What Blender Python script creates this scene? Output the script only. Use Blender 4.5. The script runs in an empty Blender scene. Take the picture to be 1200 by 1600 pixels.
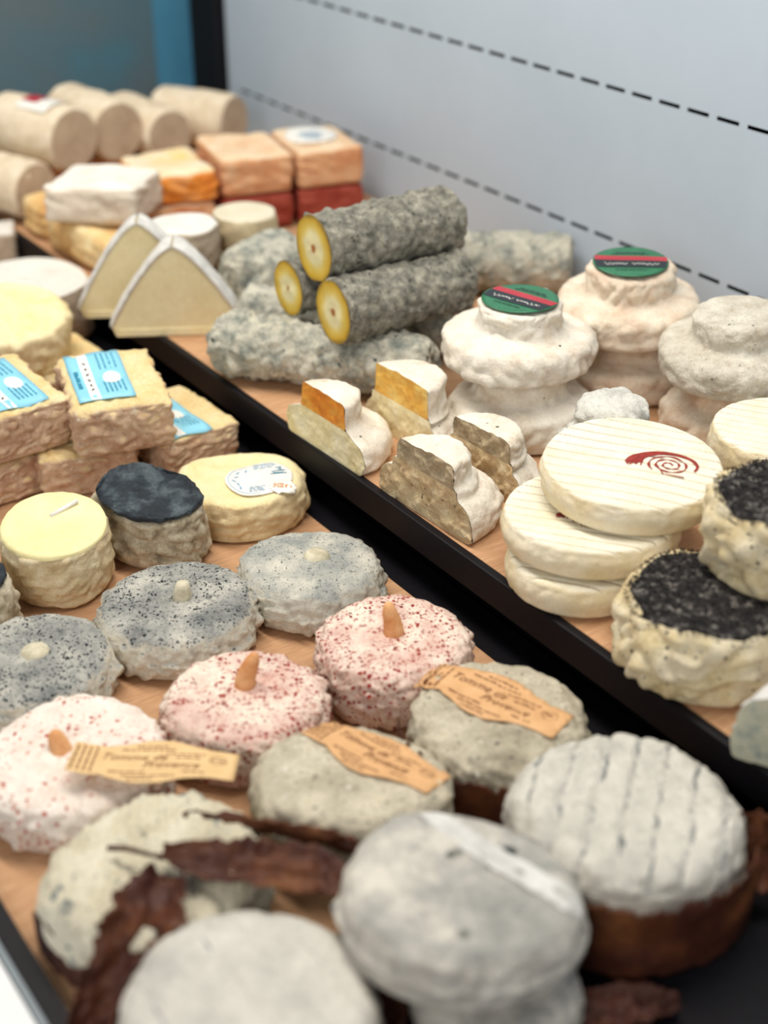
import bpy, bmesh, math, random
from mathutils import Vector, noise, Matrix
from mathutils.bvhtree import BVHTree
random.seed(4)
scn = bpy.context.scene
C = scn.collection
PI = math.pi
# ------------------------------------------------------------------ camera, world, lights, exposure
F, HC, PITCH, YAW = 2200.0, 0.55, math.radians(30), math.radians(34.4)   # focal length in pixels of a 1200x1600 frame
HEAD = Vector((math.sin(YAW), math.cos(YAW), 0)); RIGHT = Vector((math.cos(YAW), -math.sin(YAW), 0))
FW = HEAD*math.cos(PITCH) - Vector((0, 0, math.sin(PITCH))); UP = HEAD*math.sin(PITCH) + Vector((0, 0, math.cos(PITCH)))
cam_d = bpy.data.cameras.new('camera'); cam = bpy.data.objects.new('camera', cam_d); C.objects.link(cam)
cam.location = (0, 0, HC); cam.rotation_euler = (PI/2-PITCH, 0, -YAW)
cam_d.sensor_fit = 'VERTICAL'; cam_d.sensor_height = 36; cam_d.lens = F/1600*36; cam_d.clip_start = .02
cam_d.dof.use_dof = True; cam_d.dof.focus_distance = 0.98; cam_d.dof.aperture_fstop = 3.5
scn.camera = cam
w = bpy.data.worlds.new('world'); scn.world = w; w.use_nodes = True
bg = w.node_tree.nodes['Background']; bg.inputs[0].default_value = (.88, .94, 1, 1); bg.inputs[1].default_value = .24
def area(name, loc, target, sx, sy, power, col):
    d = bpy.data.lights.new(name, 'AREA'); d.shape = 'RECTANGLE'; d.size = sx; d.size_y = sy; d.energy = power; d.color = col
    o = bpy.data.objects.new(name, d); C.objects.link(o); o.location = loc
    o.rotation_euler = (Vector(target)-Vector(loc)).to_track_quat('-Z', 'Y').to_euler(); return o
area('display_lamp', (.42, .95, 1.10), (.45, .85, 0), .16, 1.5, 18, (1, .94, .84))
area('fill_light', (-1.3, -.5, 1.15), (.5, .9, 0), 1.1, 1.0, 20, (1, .97, .92))  # added soft fill from camera left, brightens the faces turned to the viewer
scn.view_settings.view_transform = 'Standard'; scn.view_settings.look = 'None'
scn.view_settings.exposure = -0.12; scn.view_settings.gamma = 1; scn.view_settings.use_curve_mapping = False

# ------------------------------------------------------------------ placing helpers
def at(px, py, z):
    d = FW + RIGHT*((px-600)/F) + UP*((800-py)/F); t = (z-HC)/d.z
    return Vector((d.x*t, d.y*t, z))
def depth(p): return (Vector(p)-Vector((0, 0, HC))).dot(FW)
def topfit(x0, x1, ytop, zb, H):
    """centre on its base and radius of an upright disc from the outline of its top"""
    cx = (x0+x1)/2; cy = ytop+40
    for _ in range(12):
        p = at(cx, cy, zb+H); R = (x1-x0)/2*depth(p)/F
        e = PITCH+math.atan((cy-800)/F); cy = ytop+R*math.sin(e)*F/depth(p)
    return Vector((p.x, p.y, zb)), R
RZ = -YAW                                                       # rotation that turns local x along the view's right
# ------------------------------------------------------------------ materials
def lin(c): return tuple(((v/255)/12.92 if v/255 <= .04045 else ((v/255+.055)/1.055)**2.4) for v in c)+(1,)
class NT:
    def __init__(s, name):
        s.m = bpy.data.materials.new(name); s.m.use_nodes = True; s.t = s.m.node_tree; s.n = s.t.nodes
        s.b = s.n['Principled BSDF']; s.b.inputs['Roughness'].default_value = .7
        s.b.inputs['Specular IOR Level'].default_value = .3
        s.tc = s.n.new('ShaderNodeTexCoord'); s.oi = s.n.new('ShaderNodeObjectInfo')
    def put(s, sock, v):
        if isinstance(v, (int, float)): sock.default_value = v
        elif isinstance(v, tuple): sock.default_value = v
        else: s.t.links.new(v, sock)
    def noise(s, scale, detail=4, rough=.6, dist=0, vec=None):
        n = s.n.new('ShaderNodeTexNoise'); n.noise_dimensions = '4D'
        s.put(n.inputs['Vector'], vec or s.tc.outputs['Object']); n.inputs['Scale'].default_value = scale
        n.inputs['Detail'].default_value = detail; n.inputs['Roughness'].default_value = rough; n.inputs['Distortion'].default_value = dist
        s.put(n.inputs['W'], s.math('MULTIPLY', s.oi.outputs['Random'], 20.)); return n.outputs['Fac']
    def voro(s, scale, vec=None, feat='F1'):
        n = s.n.new('ShaderNodeTexVoronoi'); n.feature = feat; s.put(n.inputs['Vector'], vec or s.tc.outputs['Object']); n.inputs['Scale'].default_value = scale
        return n
    def math(s, op, a, b=0., clamp=False):
        n = s.n.new('ShaderNodeMath'); n.operation = op; n.use_clamp = clamp; s.put(n.inputs[0], a); s.put(n.inputs[1], b); return n.outputs[0]
    def step(s, v, a, b):
        n = s.n.new('ShaderNodeMapRange'); n.interpolation_type = 'SMOOTHSTEP'; s.put(n.inputs[0], v); n.inputs[1].default_value = a; n.inputs[2].default_value = b
        return n.outputs[0]
    def ramp(s, fac, stops):
        n = s.n.new('ShaderNodeValToRGB'); e = n.color_ramp.elements; s.put(n.inputs[0], fac)
        while len(e) < len(stops): e.new(.5)
        for k, (p, c) in enumerate(stops): e[k].position = p; e[k].color = lin(c)
        return n.outputs[0]
    def mix(s, f, a, b):
        n = s.n.new('ShaderNodeMix'); n.data_type = 'RGBA'; s.put(n.inputs[0], f); s.put(n.inputs[6], a); s.put(n.inputs[7], b); return n.outputs[2]
    def sep(s, v):
        n = s.n.new('ShaderNodeSeparateXYZ'); s.put(n.inputs[0], v); return n.outputs
    def scale(s, v, xyz):
        n = s.n.new('ShaderNodeMapping'); s.put(n.inputs[0], v); n.inputs['Scale'].default_value = xyz; return n.outputs[0]
    def bump(s, h, strength, dist=.001):
        n = s.n.new('ShaderNodeBump'); n.inputs['Strength'].default_value = strength; n.inputs['Distance'].default_value = dist; s.put(n.inputs['Height'], h)
        if s.b.inputs['Normal'].links: s.put(n.inputs['Normal'], s.b.inputs['Normal'].links[0].from_socket)
        s.put(s.b.inputs['Normal'], n.outputs[0])
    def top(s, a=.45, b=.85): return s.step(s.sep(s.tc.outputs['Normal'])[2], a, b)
    def out(s, col): s.put(s.b.inputs['Base Color'], col); return s.m
def spots(t, scale, size, keep, dist=.004):
    """irregular flecks: some of the cells of a warped cell pattern"""
    nv = t.n.new('ShaderNodeTexNoise'); nv.inputs['Scale'].default_value = scale*.9; t.put(nv.inputs['Vector'], t.tc.outputs['Object'])
    va = t.n.new('ShaderNodeVectorMath'); va.operation = 'SCALE'; t.put(va.inputs[0], nv.outputs['Color']); va.inputs[3].default_value = dist
    vb = t.n.new('ShaderNodeVectorMath'); vb.operation = 'ADD'; t.put(vb.inputs[0], t.tc.outputs['Object']); t.put(vb.inputs[1], va.outputs[0])
    v = t.voro(scale, vb.outputs[0]); c = t.sep(v.outputs['Color'])[0]
    return t.math('MULTIPLY', t.step(v.outputs['Distance'], size, size*.55), t.math('MULTIPLY', t.step(c, keep, keep+.02), t.step(t.noise(38, 3), .36, .50)))
def rind(name, stops, scale=60, tops=None, tscale=None, specks=(), bump=(500, .5), rough=.8, stripes=None):
    t = NT(name); t.b.inputs['Roughness'].default_value = rough
    col = t.ramp(t.noise(scale, 5, .65), stops)
    tm = t.top()
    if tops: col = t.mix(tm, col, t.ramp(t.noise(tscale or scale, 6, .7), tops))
    for (c, sc, size, keep, where) in specks:
        m = spots(t, sc, size, keep) if keep is not None else t.step(t.noise(sc, 3, .7), size, size+.06)
        if where == 'top': m = t.math('MULTIPLY', m, tm)
        if where == 'side': m = t.math('MULTIPLY', m, t.math('SUBTRACT', 1., tm))
        col = t.mix(m, col, lin(c))
    if stripes:                                                # (axis angle, pitch, width, colour)
        o = t.sep(t.tc.outputs['Object']); a, pitch, wd, c, hard = stripes[:5]; jit = stripes[5] if len(stripes) > 5 else .12
        u = t.math('ADD', t.math('MULTIPLY', o[0], math.cos(a)), t.math('MULTIPLY', o[1], math.sin(a)))
        u = t.math('ADD', u, t.math('MULTIPLY', t.math('SUBTRACT', t.noise(45, 3), .5), pitch*jit))
        f = t.math('ABSOLUTE', t.math('SUBTRACT', t.math('FRACT', t.math('ADD', t.math('DIVIDE', u, pitch), .5)), .5))
        m = t.math('MULTIPLY', t.step(f, wd, wd*.3), t.step(t.noise(80, 4, .7), hard, hard+.2))
        col = t.mix(t.math('MULTIPLY', m, tm), col, lin(c))
    if bump:
        t.bump(t.noise(bump[0]*.55, 5, .65), min(1, bump[1]*1.1), .0024)
        t.bump(t.noise(bump[0]*2.4, 4, .7), min(1, bump[1]), .0009)
        g = t.math('MULTIPLY_ADD', t.step(t.noise(bump[0]*1.5, 4, .75), .34, .66), .20*min(1, bump[1]*1.2)); g.node.inputs[2].default_value = 1-.13*min(1, bump[1]*1.2)
        mm = t.n.new('ShaderNodeMix'); mm.data_type = 'RGBA'; mm.blend_type = 'MULTIPLY'; mm.inputs[0].default_value = 1
        t.put(mm.inputs[6], col); t.put(mm.inputs[7], g); col = mm.outputs[2]
    t.b.inputs['Subsurface Weight'].default_value = 0
    return t.out(col)
D = math.radians
M = {}
M['grey'] = rind('ashen rind', [(.3, (178, 172, 156)), (.5, (214, 207, 190)), (.7, (232, 226, 208))], 50,
    [(.32, (108, 111, 112)), (.48, (156, 156, 151)), (.66, (206, 202, 191))], 30,
    [((34, 40, 46), 430, .55, .55, 'top'), ((52, 60, 66), 640, .58, None, 'top'), ((104, 116, 122), 70, .64, None, 'side')], (420, .6))
M['grey2'] = rind('grey bloomed rind', [(.3, (176, 172, 158)), (.5, (205, 201, 188)), (.7, (226, 220, 202))], 50,
    [(.32, (134, 139, 140)), (.5, (178, 178, 170)), (.66, (214, 209, 196))], 35,
    [((48, 58, 68), 600, .58, None, 'top'), ((84, 94, 100), 45, .62, None, 'top')], (420, .6))
M['pink'] = rind('paprika rind', [(.3, (194, 156, 142)), (.5, (216, 190, 174)), (.68, (236, 218, 200))], 45,
    [(.3, (206, 160, 148)), (.46, (228, 198, 184)), (.6, (246, 230, 214))], 40,
    [((150, 36, 30), 330, .55, .64, 'all'), ((168, 70, 50), 620, .55, .68, 'all'), ((120, 40, 34), 240, .34, .78, 'top'), ((205, 150, 110), 50, .70, None, 'all')], (380, .6))
M['pinkpale'] = rind('pale paprika rind', [(.3, (204, 182, 172)), (.5, (226, 212, 198)), (.68, (240, 230, 218))], 45,
    [(.3, (228, 206, 194)), (.48, (242, 228, 216)), (.62, (248, 240, 230))], 55,
    [((176, 62, 48), 260, .44, .78, 'all'), ((200, 112, 90), 420, .5, .8, 'all'), ((224, 184, 140), 40, .70, None, 'all')], (380, .6))
M['white'] = rind('white streaked rind', [(.3, (190, 182, 168)), (.5, (218, 212, 200)), (.7, (234, 229, 218))], 40,
    [(.3, (186, 184, 177)), (.5, (220, 216, 205)), (.7, (240, 235, 224))], 40,
    [((96, 106, 112), 90, .70, None, 'top'), ((116, 122, 124), 480, .62, None, 'top')], (420, .9), stripes=(-.28, .0165, .10, (112, 117, 119), .42, .75))
M['whiteplain'] = rind('plain white rind', [(.3, (190, 182, 168)), (.5, (218, 212, 200)), (.7, (234, 229, 218))], 40, [(.3, (192, 189, 182)), (.5, (222, 218, 208)), (.7, (240, 235, 225))], 40, [((120, 126, 128), 120, .72, None, 'top')], (420, .8), stripes=(.25, .0185, .06, (128, 132, 134), .50, .3))
M['whitegrey'] = rind('grey white rind', [(.3, (176, 168, 158)), (.5, (206, 200, 190)), (.7, (224, 219, 209))], 40,
    [(.34, (146, 146, 143)), (.48, (190, 187, 180)), (.60, (236, 229, 216))], 20,
    [((40, 50, 54), 70, .36, .78, 'top'), ((92, 98, 100), 420, .63, None, 'top')], (380, .9))
M['cream'] = rind('cream ridged rind', [(.3, (176, 168, 148)), (.45, (218, 208, 182)), (.62, (236, 229, 208)), (.78, (214, 192, 132))], 32, None, None,
    [((134, 140, 138), 55, .58, None, 'all'), ((98, 106, 108), 180, .62, None, 'all')], (300, .9))
M['tan'] = rind('tan grey rind', [(.3, (160, 150, 130)), (.48, (200, 190, 168)), (.62, (222, 212, 190)), (.76, (206, 176, 116))], 38, None, None,
    [((104, 100, 92), 300, .60, None, 'all'), ((232, 226, 210), 90, .62, None, 'all')], (360, .9))
M['straw'] = rind('wrinkled cream rind', [(.3, (196, 168, 122)), (.48, (224, 204, 164)), (.66, (238, 224, 190))], 55, None, None, [((206, 150, 76), 50, .66, None, 'all')], (350, .6))
M['butter'] = rind('butter yellow skin', [(.3, (228, 212, 150)), (.55, (238, 226, 172)), (.75, (242, 232, 190))], 22, None, None, (), (260, .25), .55)
M['round_cream'] = rind('cream orange rind', [(.3, (206, 176, 130)), (.5, (226, 204, 160)), (.66, (238, 222, 182))], 40,
    [(.3, (232, 206, 142)), (.5, (240, 224, 176)), (.7, (244, 232, 196))], 40, [((206, 148, 70), 36, .62, None, 'side')], (350, .5))
M['slate'] = rind('slate blue skin', [(.3, (24, 29, 36)), (.5, (46, 55, 64)), (.66, (100, 112, 118))], 50, None, None, [((122, 132, 138), 500, .70, None, 'all')], (500, .8), .4)
M['ashside'] = rind('mottled rind', [(.3, (120, 108, 90)), (.48, (184, 170, 144)), (.64, (214, 204, 182))], 90, None, None, [((70, 76, 80), 120, .66, None, 'all')], (350, .7))
M['square'] = rind('washed rind', [(.28, (176, 134, 108)), (.46, (208, 174, 146)), (.6, (222, 194, 164)), (.74, (230, 202, 150))], 60,
    [(.3, (224, 188, 126)), (.5, (236, 212, 158)), (.7, (240, 224, 184))], 45, [((236, 222, 200), 90, .62, None, 'side')], (330, .8))
M['log'] = rind('ash covered rind', [(.28, (84, 82, 76)), (.44, (128, 126, 116)), (.58, (166, 162, 148)), (.74, (204, 198, 180))], 120, None, None,
    [((40, 42, 44), 260, .60, None, 'all'), ((214, 208, 192), 340, .66, None, 'all')], (420, 1.))
M['log_white'] = rind('white blue mould rind', [(.26, (92, 100, 100)), (.42, (158, 160, 150)), (.55, (204, 200, 184)), (.72, (226, 220, 202))], 70, None, None,
    [((60, 74, 78), 150, .62, None, 'all'), ((196, 180, 130), 30, .68, None, 'all')], (360, 1.))
M['hat'] = rind('white crusted rind', [(.28, (208, 188, 166)), (.45, (230, 220, 204)), (.65, (240, 234, 222))], 45, None, None, [((190, 154, 110), 42, .70, None, 'side'), ((40, 36, 34), 130, .2, .93, 'all')], (300, .6))
M['hatpink'] = rind('rosy crusted rind', [(.28, (200, 168, 142)), (.45, (222, 202, 180)), (.65, (234, 224, 206))], 45, None, None, (), (300, .6))
M['hatgrey'] = rind('grey wrinkled rind', [(.28, (172, 150, 124)), (.45, (204, 196, 180)), (.65, (226, 220, 206))], 55, None, None, [((92, 92, 88), 240, .64, None, 'all'), ((150, 108, 66), 60, .70, None, 'side')], (320, .8))
M['cut_cream'] = rind('cut cream paste', [(.3, (230, 212, 152)), (.5, (242, 230, 186)), (.7, (246, 238, 208))], 40, None, None, (), (300, .5), .5)
M['cut_orange'] = rind('cut orange paste', [(.3, (206, 106, 26)), (.5, (230, 144, 44)), (.7, (240, 186, 84))], 45, None, None, (), (260, .4), .4)
M['cut_gold'] = rind('cut golden paste', [(.3, (222, 150, 54)), (.5, (238, 184, 84)), (.7, (242, 212, 128))], 45, None, None, (), (260, .4), .4)
M['cut_brown'] = rind('cut dry paste', [(.3, (186, 156, 116)), (.5, (216, 190, 148)), (.7, (232, 214, 176))], 70, None, None, [((120, 104, 82), 120, .62, None, 'all')], (240, 1.), .6)
M['cut_grey'] = rind('grey brown cut paste', [(.3, (138, 120, 98)), (.5, (182, 163, 132)), (.7, (212, 194, 160))], 60, None, None, [((50, 46, 42), 220, .68, None, 'all')], (240, 1.), .6)
M['cut_pale'] = rind('pale cut paste', [(.3, (218, 202, 156)), (.5, (228, 214, 172)), (.7, (234, 224, 188))], 30, None, None, [((186, 168, 120), 36, .72, None, 'all')], (200, .3), .5)
M['white_crust'] = rind('white crust', [(.3, (196, 194, 190)), (.6, (232, 230, 226))], 70)
M['disc'] = rind('ivory rind', [(.28, (222, 202, 150)), (.45, (232, 216, 180)), (.62, (238, 228, 204))], 26,
    [(.28, (232, 218, 178)), (.45, (236, 228, 204)), (.62, (240, 234, 218))], 30, (), (300, .35), stripes=(D(70), .0098, .085, (184, 166, 138), .12, .05))
M['lump'] = rind('white furry rind', [(.3, (176, 176, 170)), (.5, (214, 212, 204)), (.7, (230, 227, 218))], 70, None, None, [((90, 92, 92), 300, .66, None, 'all')], (260, 1.))
M['herb_side'] = rind('yellow lumpy rind', [(.26, (188, 164, 122)), (.44, (220, 202, 160)), (.6, (226, 214, 186)), (.76, (204, 186, 158))], 45, None, None, [((30, 28, 28), 200, .3, .86, 'all'), ((150, 120, 84), 50, .70, None, 'all')], (280, .7))
M['herb'] = rind('black herb crust', [(.34, (14, 12, 14)), (.52, (46, 42, 42)), (.66, (136, 130, 124))], 150, None, None, (), (300, 1.), .8)
M['flake'] = rind('dried herb', [(.3, (12, 10, 12)), (.7, (38, 34, 34))], 200, None, None, (), None, .8)
M['log_cream'] = rind('cream log rind', [(.3, (206, 184, 156)), (.5, (226, 210, 184)), (.7, (234, 222, 202))], 40, None, None, (), (200, .4))
M['log_end'] = rind('beige log end', [(.3, (176, 152, 128)), (.6, (200, 178, 152))], 40, None, None, (), (200, .4))
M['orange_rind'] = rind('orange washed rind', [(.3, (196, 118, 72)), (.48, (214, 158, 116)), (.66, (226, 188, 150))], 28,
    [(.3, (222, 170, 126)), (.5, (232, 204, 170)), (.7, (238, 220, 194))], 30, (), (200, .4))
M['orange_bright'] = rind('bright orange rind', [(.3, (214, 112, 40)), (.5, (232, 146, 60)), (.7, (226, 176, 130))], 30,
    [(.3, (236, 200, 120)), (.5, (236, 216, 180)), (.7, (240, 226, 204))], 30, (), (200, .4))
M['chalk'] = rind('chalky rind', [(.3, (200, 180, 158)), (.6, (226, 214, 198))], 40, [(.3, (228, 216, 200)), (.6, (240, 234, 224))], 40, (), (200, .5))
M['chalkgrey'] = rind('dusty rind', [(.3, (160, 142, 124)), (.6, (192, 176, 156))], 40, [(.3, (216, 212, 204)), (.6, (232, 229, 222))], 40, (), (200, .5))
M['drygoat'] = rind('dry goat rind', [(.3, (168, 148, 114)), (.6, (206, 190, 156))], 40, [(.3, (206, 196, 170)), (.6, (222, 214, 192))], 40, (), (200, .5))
M['toast'] = rind('toasted crust', [(.3, (206, 148, 84)), (.5, (228, 190, 130)), (.7, (240, 222, 178))], 24, None, None, (), (200, .4))
def leafmat():
    t = NT('dried chestnut leaf'); t.b.inputs['Roughness'].default_value = .55
    col = t.ramp(t.noise(28, 5, .6), [(.3, (44, 20, 16)), (.46, (72, 36, 24)), (.6, (104, 60, 34)), (.75, (146, 96, 54))])
    t.bump(t.noise(90, 5, .6), .7, .003); return t.out(col)
M['leaf'] = leafmat()
def plain(name, c, rough=.5, spec=.3, var=0, scale=60, bump=None):
    t = NT(name); t.b.inputs['Roughness'].default_value = rough; t.b.inputs['Specular IOR Level'].default_value = spec
    d = tuple(max(0, v-var) for v in c); e = tuple(min(255, v+var) for v in c)
    if bump: t.bump(t.noise(bump[0], 4), bump[1], .0006)
    return t.out(t.ramp(t.noise(scale, 4), [(.35, d), (.65, e)]))
M['black'] = plain('black plastic', (15, 13, 19), .5, .16, 2, 200, (900, .15))
M['rim'] = plain('grey blue metal', (86, 102, 112), .35, .5, 5)
M['counter'] = plain('white counter', (226, 228, 230), .35, .4, 4, 12)
M['wall'] = plain('white board', (184, 198, 212), .45, .3, 3, 6)
M['slotdark'] = plain('dark slot', (12, 12, 14), .9, .1, 2)
M['post'] = plain('black post', (10, 9, 15), .5, .3, 2)
M['blue'] = plain('blue board', (84, 148, 182), .6, .2, 6, 8)
def tealmat():
    t = NT('teal glass view'); return t.out(t.ramp(t.noise(5, 4, .5), [(.3, (76, 104, 118)), (.48, (104, 120, 126)), (.62, (90, 124, 138)), (.75, (78, 136, 160))]))  # mottled teal stands in for the blurred view through the end glass
M['teal'] = tealmat()
def papermat():
    t = NT('kraft paper'); t.b.inputs['Roughness'].default_value = .75
    col = t.ramp(t.noise(40, 5, .7, 0, t.scale(t.tc.outputs['Object'], (1, 9, 1))), [(.3, (174, 130, 94)), (.5, (190, 147, 110)), (.7, (204, 163, 127))])
    t.bump(t.noise(300, 3), .2, .0004); return t.out(col)
M['paper'] = papermat()
M['kraft'] = plain('kraft label', (214, 166, 116), .5, .4, 7, 80)
M['kraftpale'] = plain('pale kraft label', (226, 190, 138), .5, .4, 6, 80)
M['ink'] = plain('brown ink', (122, 76, 52), .7, .1, 4)
M['ink_blue'] = plain('pale blue ink', (120, 164, 200), .7, .1, 4)
M['ink_teal'] = plain('teal ink', (44, 128, 158), .7, .1, 4)
M['ink_dark'] = plain('dark ink', (52, 50, 56), .7, .1, 4)
M['ink_orange'] = plain('orange ink', (216, 140, 60), .7, .1, 4)
M['lab_blue'] = plain('light blue label', (140, 206, 230), .4, .4, 4, 80)
M['lab_white'] = plain('white label', (236, 234, 228), .4, .4, 3, 80)
M['lab_green'] = plain('green label', (44, 112, 78), .35, .4, 5, 80)
M['lab_red'] = plain('red label', (176, 44, 58), .35, .4, 5, 80)
M['lab_black'] = plain('black label', (26, 32, 38), .35, .4, 4, 80)
M['red_print'] = rind('red print', [(.3, (120, 30, 28)), (.6, (156, 58, 50))], 300, None, None, (), None)
M['red_soft'] = plain('red rind', (150, 66, 52), .7, .2, 12)
M['stem'] = rind('orange stem', [(.3, (206, 128, 70)), (.6, (230, 176, 126))], 90, None, None, (), (300, .4))
M['stem_pale'] = rind('pale stem', [(.3, (170, 160, 132)), (.6, (216, 208, 184))], 90, None, None, (), (300, .4))

# ------------------------------------------------------------------ mesh helpers
def mk(name, v, f, mat, parent=None, smooth=True, loc=None, rot=None):
    me = bpy.data.meshes.new(name); me.from_pydata([tuple(p) for p in v], [], f); me.validate(); me.update()
    if smooth: me.polygons.foreach_set('use_smooth', [True]*len(me.polygons))
    me.materials.append(M[mat] if isinstance(mat, str) else mat)
    o = bpy.data.objects.new(name, me); C.objects.link(o)
    if parent: o.parent = parent
    if loc is not None: o.location = loc
    if rot is not None: o.rotation_euler = rot
    return o
def tag(o, label, cat, group=None):
    o['label'] = label; o['category'] = cat
    if group: o['group'] = group
    return o
def empty(name, label, cat, loc, rot=(0, 0, 0), group=None):
    o = bpy.data.objects.new(name, None); C.objects.link(o); o.location = loc; o.rotation_euler = rot; o.empty_display_size = .02
    return tag(o, label, cat, group)
def structure(o): o['kind'] = 'structure'; return o
def boxv(x0, x1, y0, y1, z0, z1):
    v = [(x, y, z) for z in (z0, z1) for y in (y0, y1) for x in (x0, x1)]
    return v, [(0, 2, 3, 1), (4, 5, 7, 6), (0, 1, 5, 4), (2, 6, 7, 3), (0, 4, 6, 2), (1, 3, 7, 5)]
def resample(pts, step):
    out = [pts[0]]; acc = 0
    for a, b in zip(pts, pts[1:]):
        a = Vector(a); b = Vector(b); L = (b-a).length
        n = max(1, round(L/step)) if L > step*.5 else 1
        for k in range(1, n+1): out.append(tuple(a.lerp(b, k/n)))
    return out
def arc(cx, cz, rx, rz, a0, a1, n=6): return [(cx+rx*math.cos(a0+(a1-a0)*k/n), cz+rz*math.sin(a0+(a1-a0)*k/n)) for k in range(n+1)]
def disc_prof(R, H, rt=.008, rb=.006, bulge=.0, dome=0., step=.0018):
    rb = min(rb, H*.45); rt = min(rt, H*.5)
    low = [(0, 0), (R*.5, 0)] + arc(R-rb, rb, rb, rb, -PI/2, 0)
    side = [(R+bulge*math.sin(PI*k/6), rb+(H-rb-rt)*k/6) for k in range(1, 6)]
    up = arc(R-rt, H-rt, rt, rt, 0, PI/2) + [((R-rt)*(1-k/6), H+dome*math.sin(PI/2*k/6)) for k in range(1, 7)]
    return low[:2] + resample(low[2:]+side+up, step)
def hat_prof(R, H, r, h, step=.002, rt=.010, rk=.005, slope=.002):
    low = [(0, 0), (R*.5, 0)]
    body = arc(R-.008, .008, .008, .008, -PI/2, 0) + arc(R-rt, H-slope-rt, rt, rt, 0, PI/2*.92) + [(r+.0045, H), (r+.0018, H+.001), (r+.0005, H+.003), (r, H+.006)] + arc(r-rk, H+h-rk, rk, rk, 0, PI/2) + [((r-rk)*(1-k/5), H+h) for k in range(1, 6)]
    return low + resample(body, step)
def rough(seed, wob=.002, wf=16, wr=.0010, f=85, an=1.7, top=.5, extra=None):
    s = Vector((seed*7.31, -seed*3.17, seed*1.7))
    def d(p, nz):
        q = p+s; a = wob*noise.noise(q*wf)
        wv = noise.noise(q*f*.35)*1.6
        r = 2.6*abs(noise.noise(Vector((q.x*f+wv, q.y*f+wv*.7, q.z*f*an-wv))))-.8
        r2 = noise.noise(q*f*2.3)
        k = 1+(top-1)*min(1, max(0, (nz-.4)/.4))
        o = a+1.5*wr*k*(r*.8+r2*.4)
        if extra: o += extra(p, nz)
        return o
    return d
def lathe(prof, nseg, disp=None, ov=1., a0=0., a1=2*PI):
    """revolve a profile (pole to pole) and push every point along its normal"""
    full = abs(a1-a0-2*PI) < 1e-6; na = nseg if full else nseg+1
    n = len(prof); v = []; idx = []
    for i, (r, z) in enumerate(prof):
        pa = prof[max(0, i-1)]; pb = prof[min(n-1, i+1)]; t = Vector((pb[0]-pa[0], pb[1]-pa[1]))
        t = t.normalized() if t.length > 1e-9 else Vector((1, 0)); nr, nz = t.y, -t.x
        row = []
        cnt = 1 if (r < 1e-7 and full) else na
        for k in range(cnt):
            a = a0+(a1-a0)*k/nseg; p = Vector((r*math.cos(a), r*math.sin(a)*ov, z))
            if disp:
                d = disp(p, nz)
                if nz < -.6: d *= .15
                p = p+Vector((nr*math.cos(a), nr*math.sin(a), nz))*d; p.z = max(0, p.z)
            row.append(len(v)); v.append(p)
        idx.append(row)
    f = []
    for A, B in zip(idx, idx[1:]):
        m = na if full else na-1
        for k in range(m):
            k2 = (k+1) % na
            if len(A) == 1 and len(B) == 1: continue
            if len(A) == 1: f.append((A[0], B[k2], B[k]))
            elif len(B) == 1: f.append((A[k], A[k2], B[0]))
            else: f.append((A[k], A[k2], B[k2], B[k]))
    return v, f, idx
class Drape:
    """height of a finished top, for labels and print that lie on it"""
    def __init__(s, v, f): s.b = BVHTree.FromPolygons([tuple(p) for p in v], f)
    def ray(s, x, y):
        h = s.b.ray_cast(Vector((x, y, 1)), Vector((0, 0, -1))); return h[0].z if h[0] else None
    def z(s, x, y, w=.004):
        q = [s.ray(x+dx*w, y+dy*w) for dx, dy in ((0, 0), (1, 0), (-1, 0), (0, 1), (0, -1))]; q = [k for k in q if k is not None]
        return sum(q)/len(q)*.5+max(q)*.5 if q else 0
def sheet(outline, hz, off, n=26):
    """thin label with an outline, cut from a grid so that it can follow the top"""
    bm = bmesh.new(); vs = [bm.verts.new((x, y, 0)) for x, y in outline]; bm.faces.new(vs)
    xs = [p[0] for p in outline]; ys = [p[1] for p in outline]
    for k in range(1, n):
        for co, no in (((min(xs)+(max(xs)-min(xs))*k/n, 0, 0), (1, 0, 0)), ((0, min(ys)+(max(ys)-min(ys))*k/n, 0), (0, 1, 0))):
            bmesh.ops.bisect_plane(bm, geom=bm.verts[:]+bm.edges[:]+bm.faces[:], plane_co=co, plane_no=no)
    bm.verts.index_update()
    v = [Vector((p.co.x, p.co.y, hz(p.co.x, p.co.y)+off)) for p in bm.verts]; f = [[p.index for p in q.verts] for q in bm.faces]; bm.free()
    return v, f
def thick(o, t=.0005):
    m = o.modifiers.new('solidify', 'SOLIDIFY'); m.thickness = t; m.offset = 0; return o
def text_mesh(s, size, shear=0):
    cu = bpy.data.curves.new('text', 'FONT'); cu.body = s; cu.size = size; cu.align_x = 'CENTER'; cu.align_y = 'CENTER'; cu.shear = shear; cu.resolution_u = 2
    o = bpy.data.objects.new('text', cu); C.objects.link(o); bpy.context.view_layer.update()
    me = bpy.data.meshes.new_from_object(o.evaluated_get(bpy.context.evaluated_depsgraph_get()))
    v = [p.co.copy() for p in me.vertices]; f = [list(p.vertices) for p in me.polygons]
    bpy.data.objects.remove(o); bpy.data.curves.remove(cu); bpy.data.meshes.remove(me); return v, f
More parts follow.
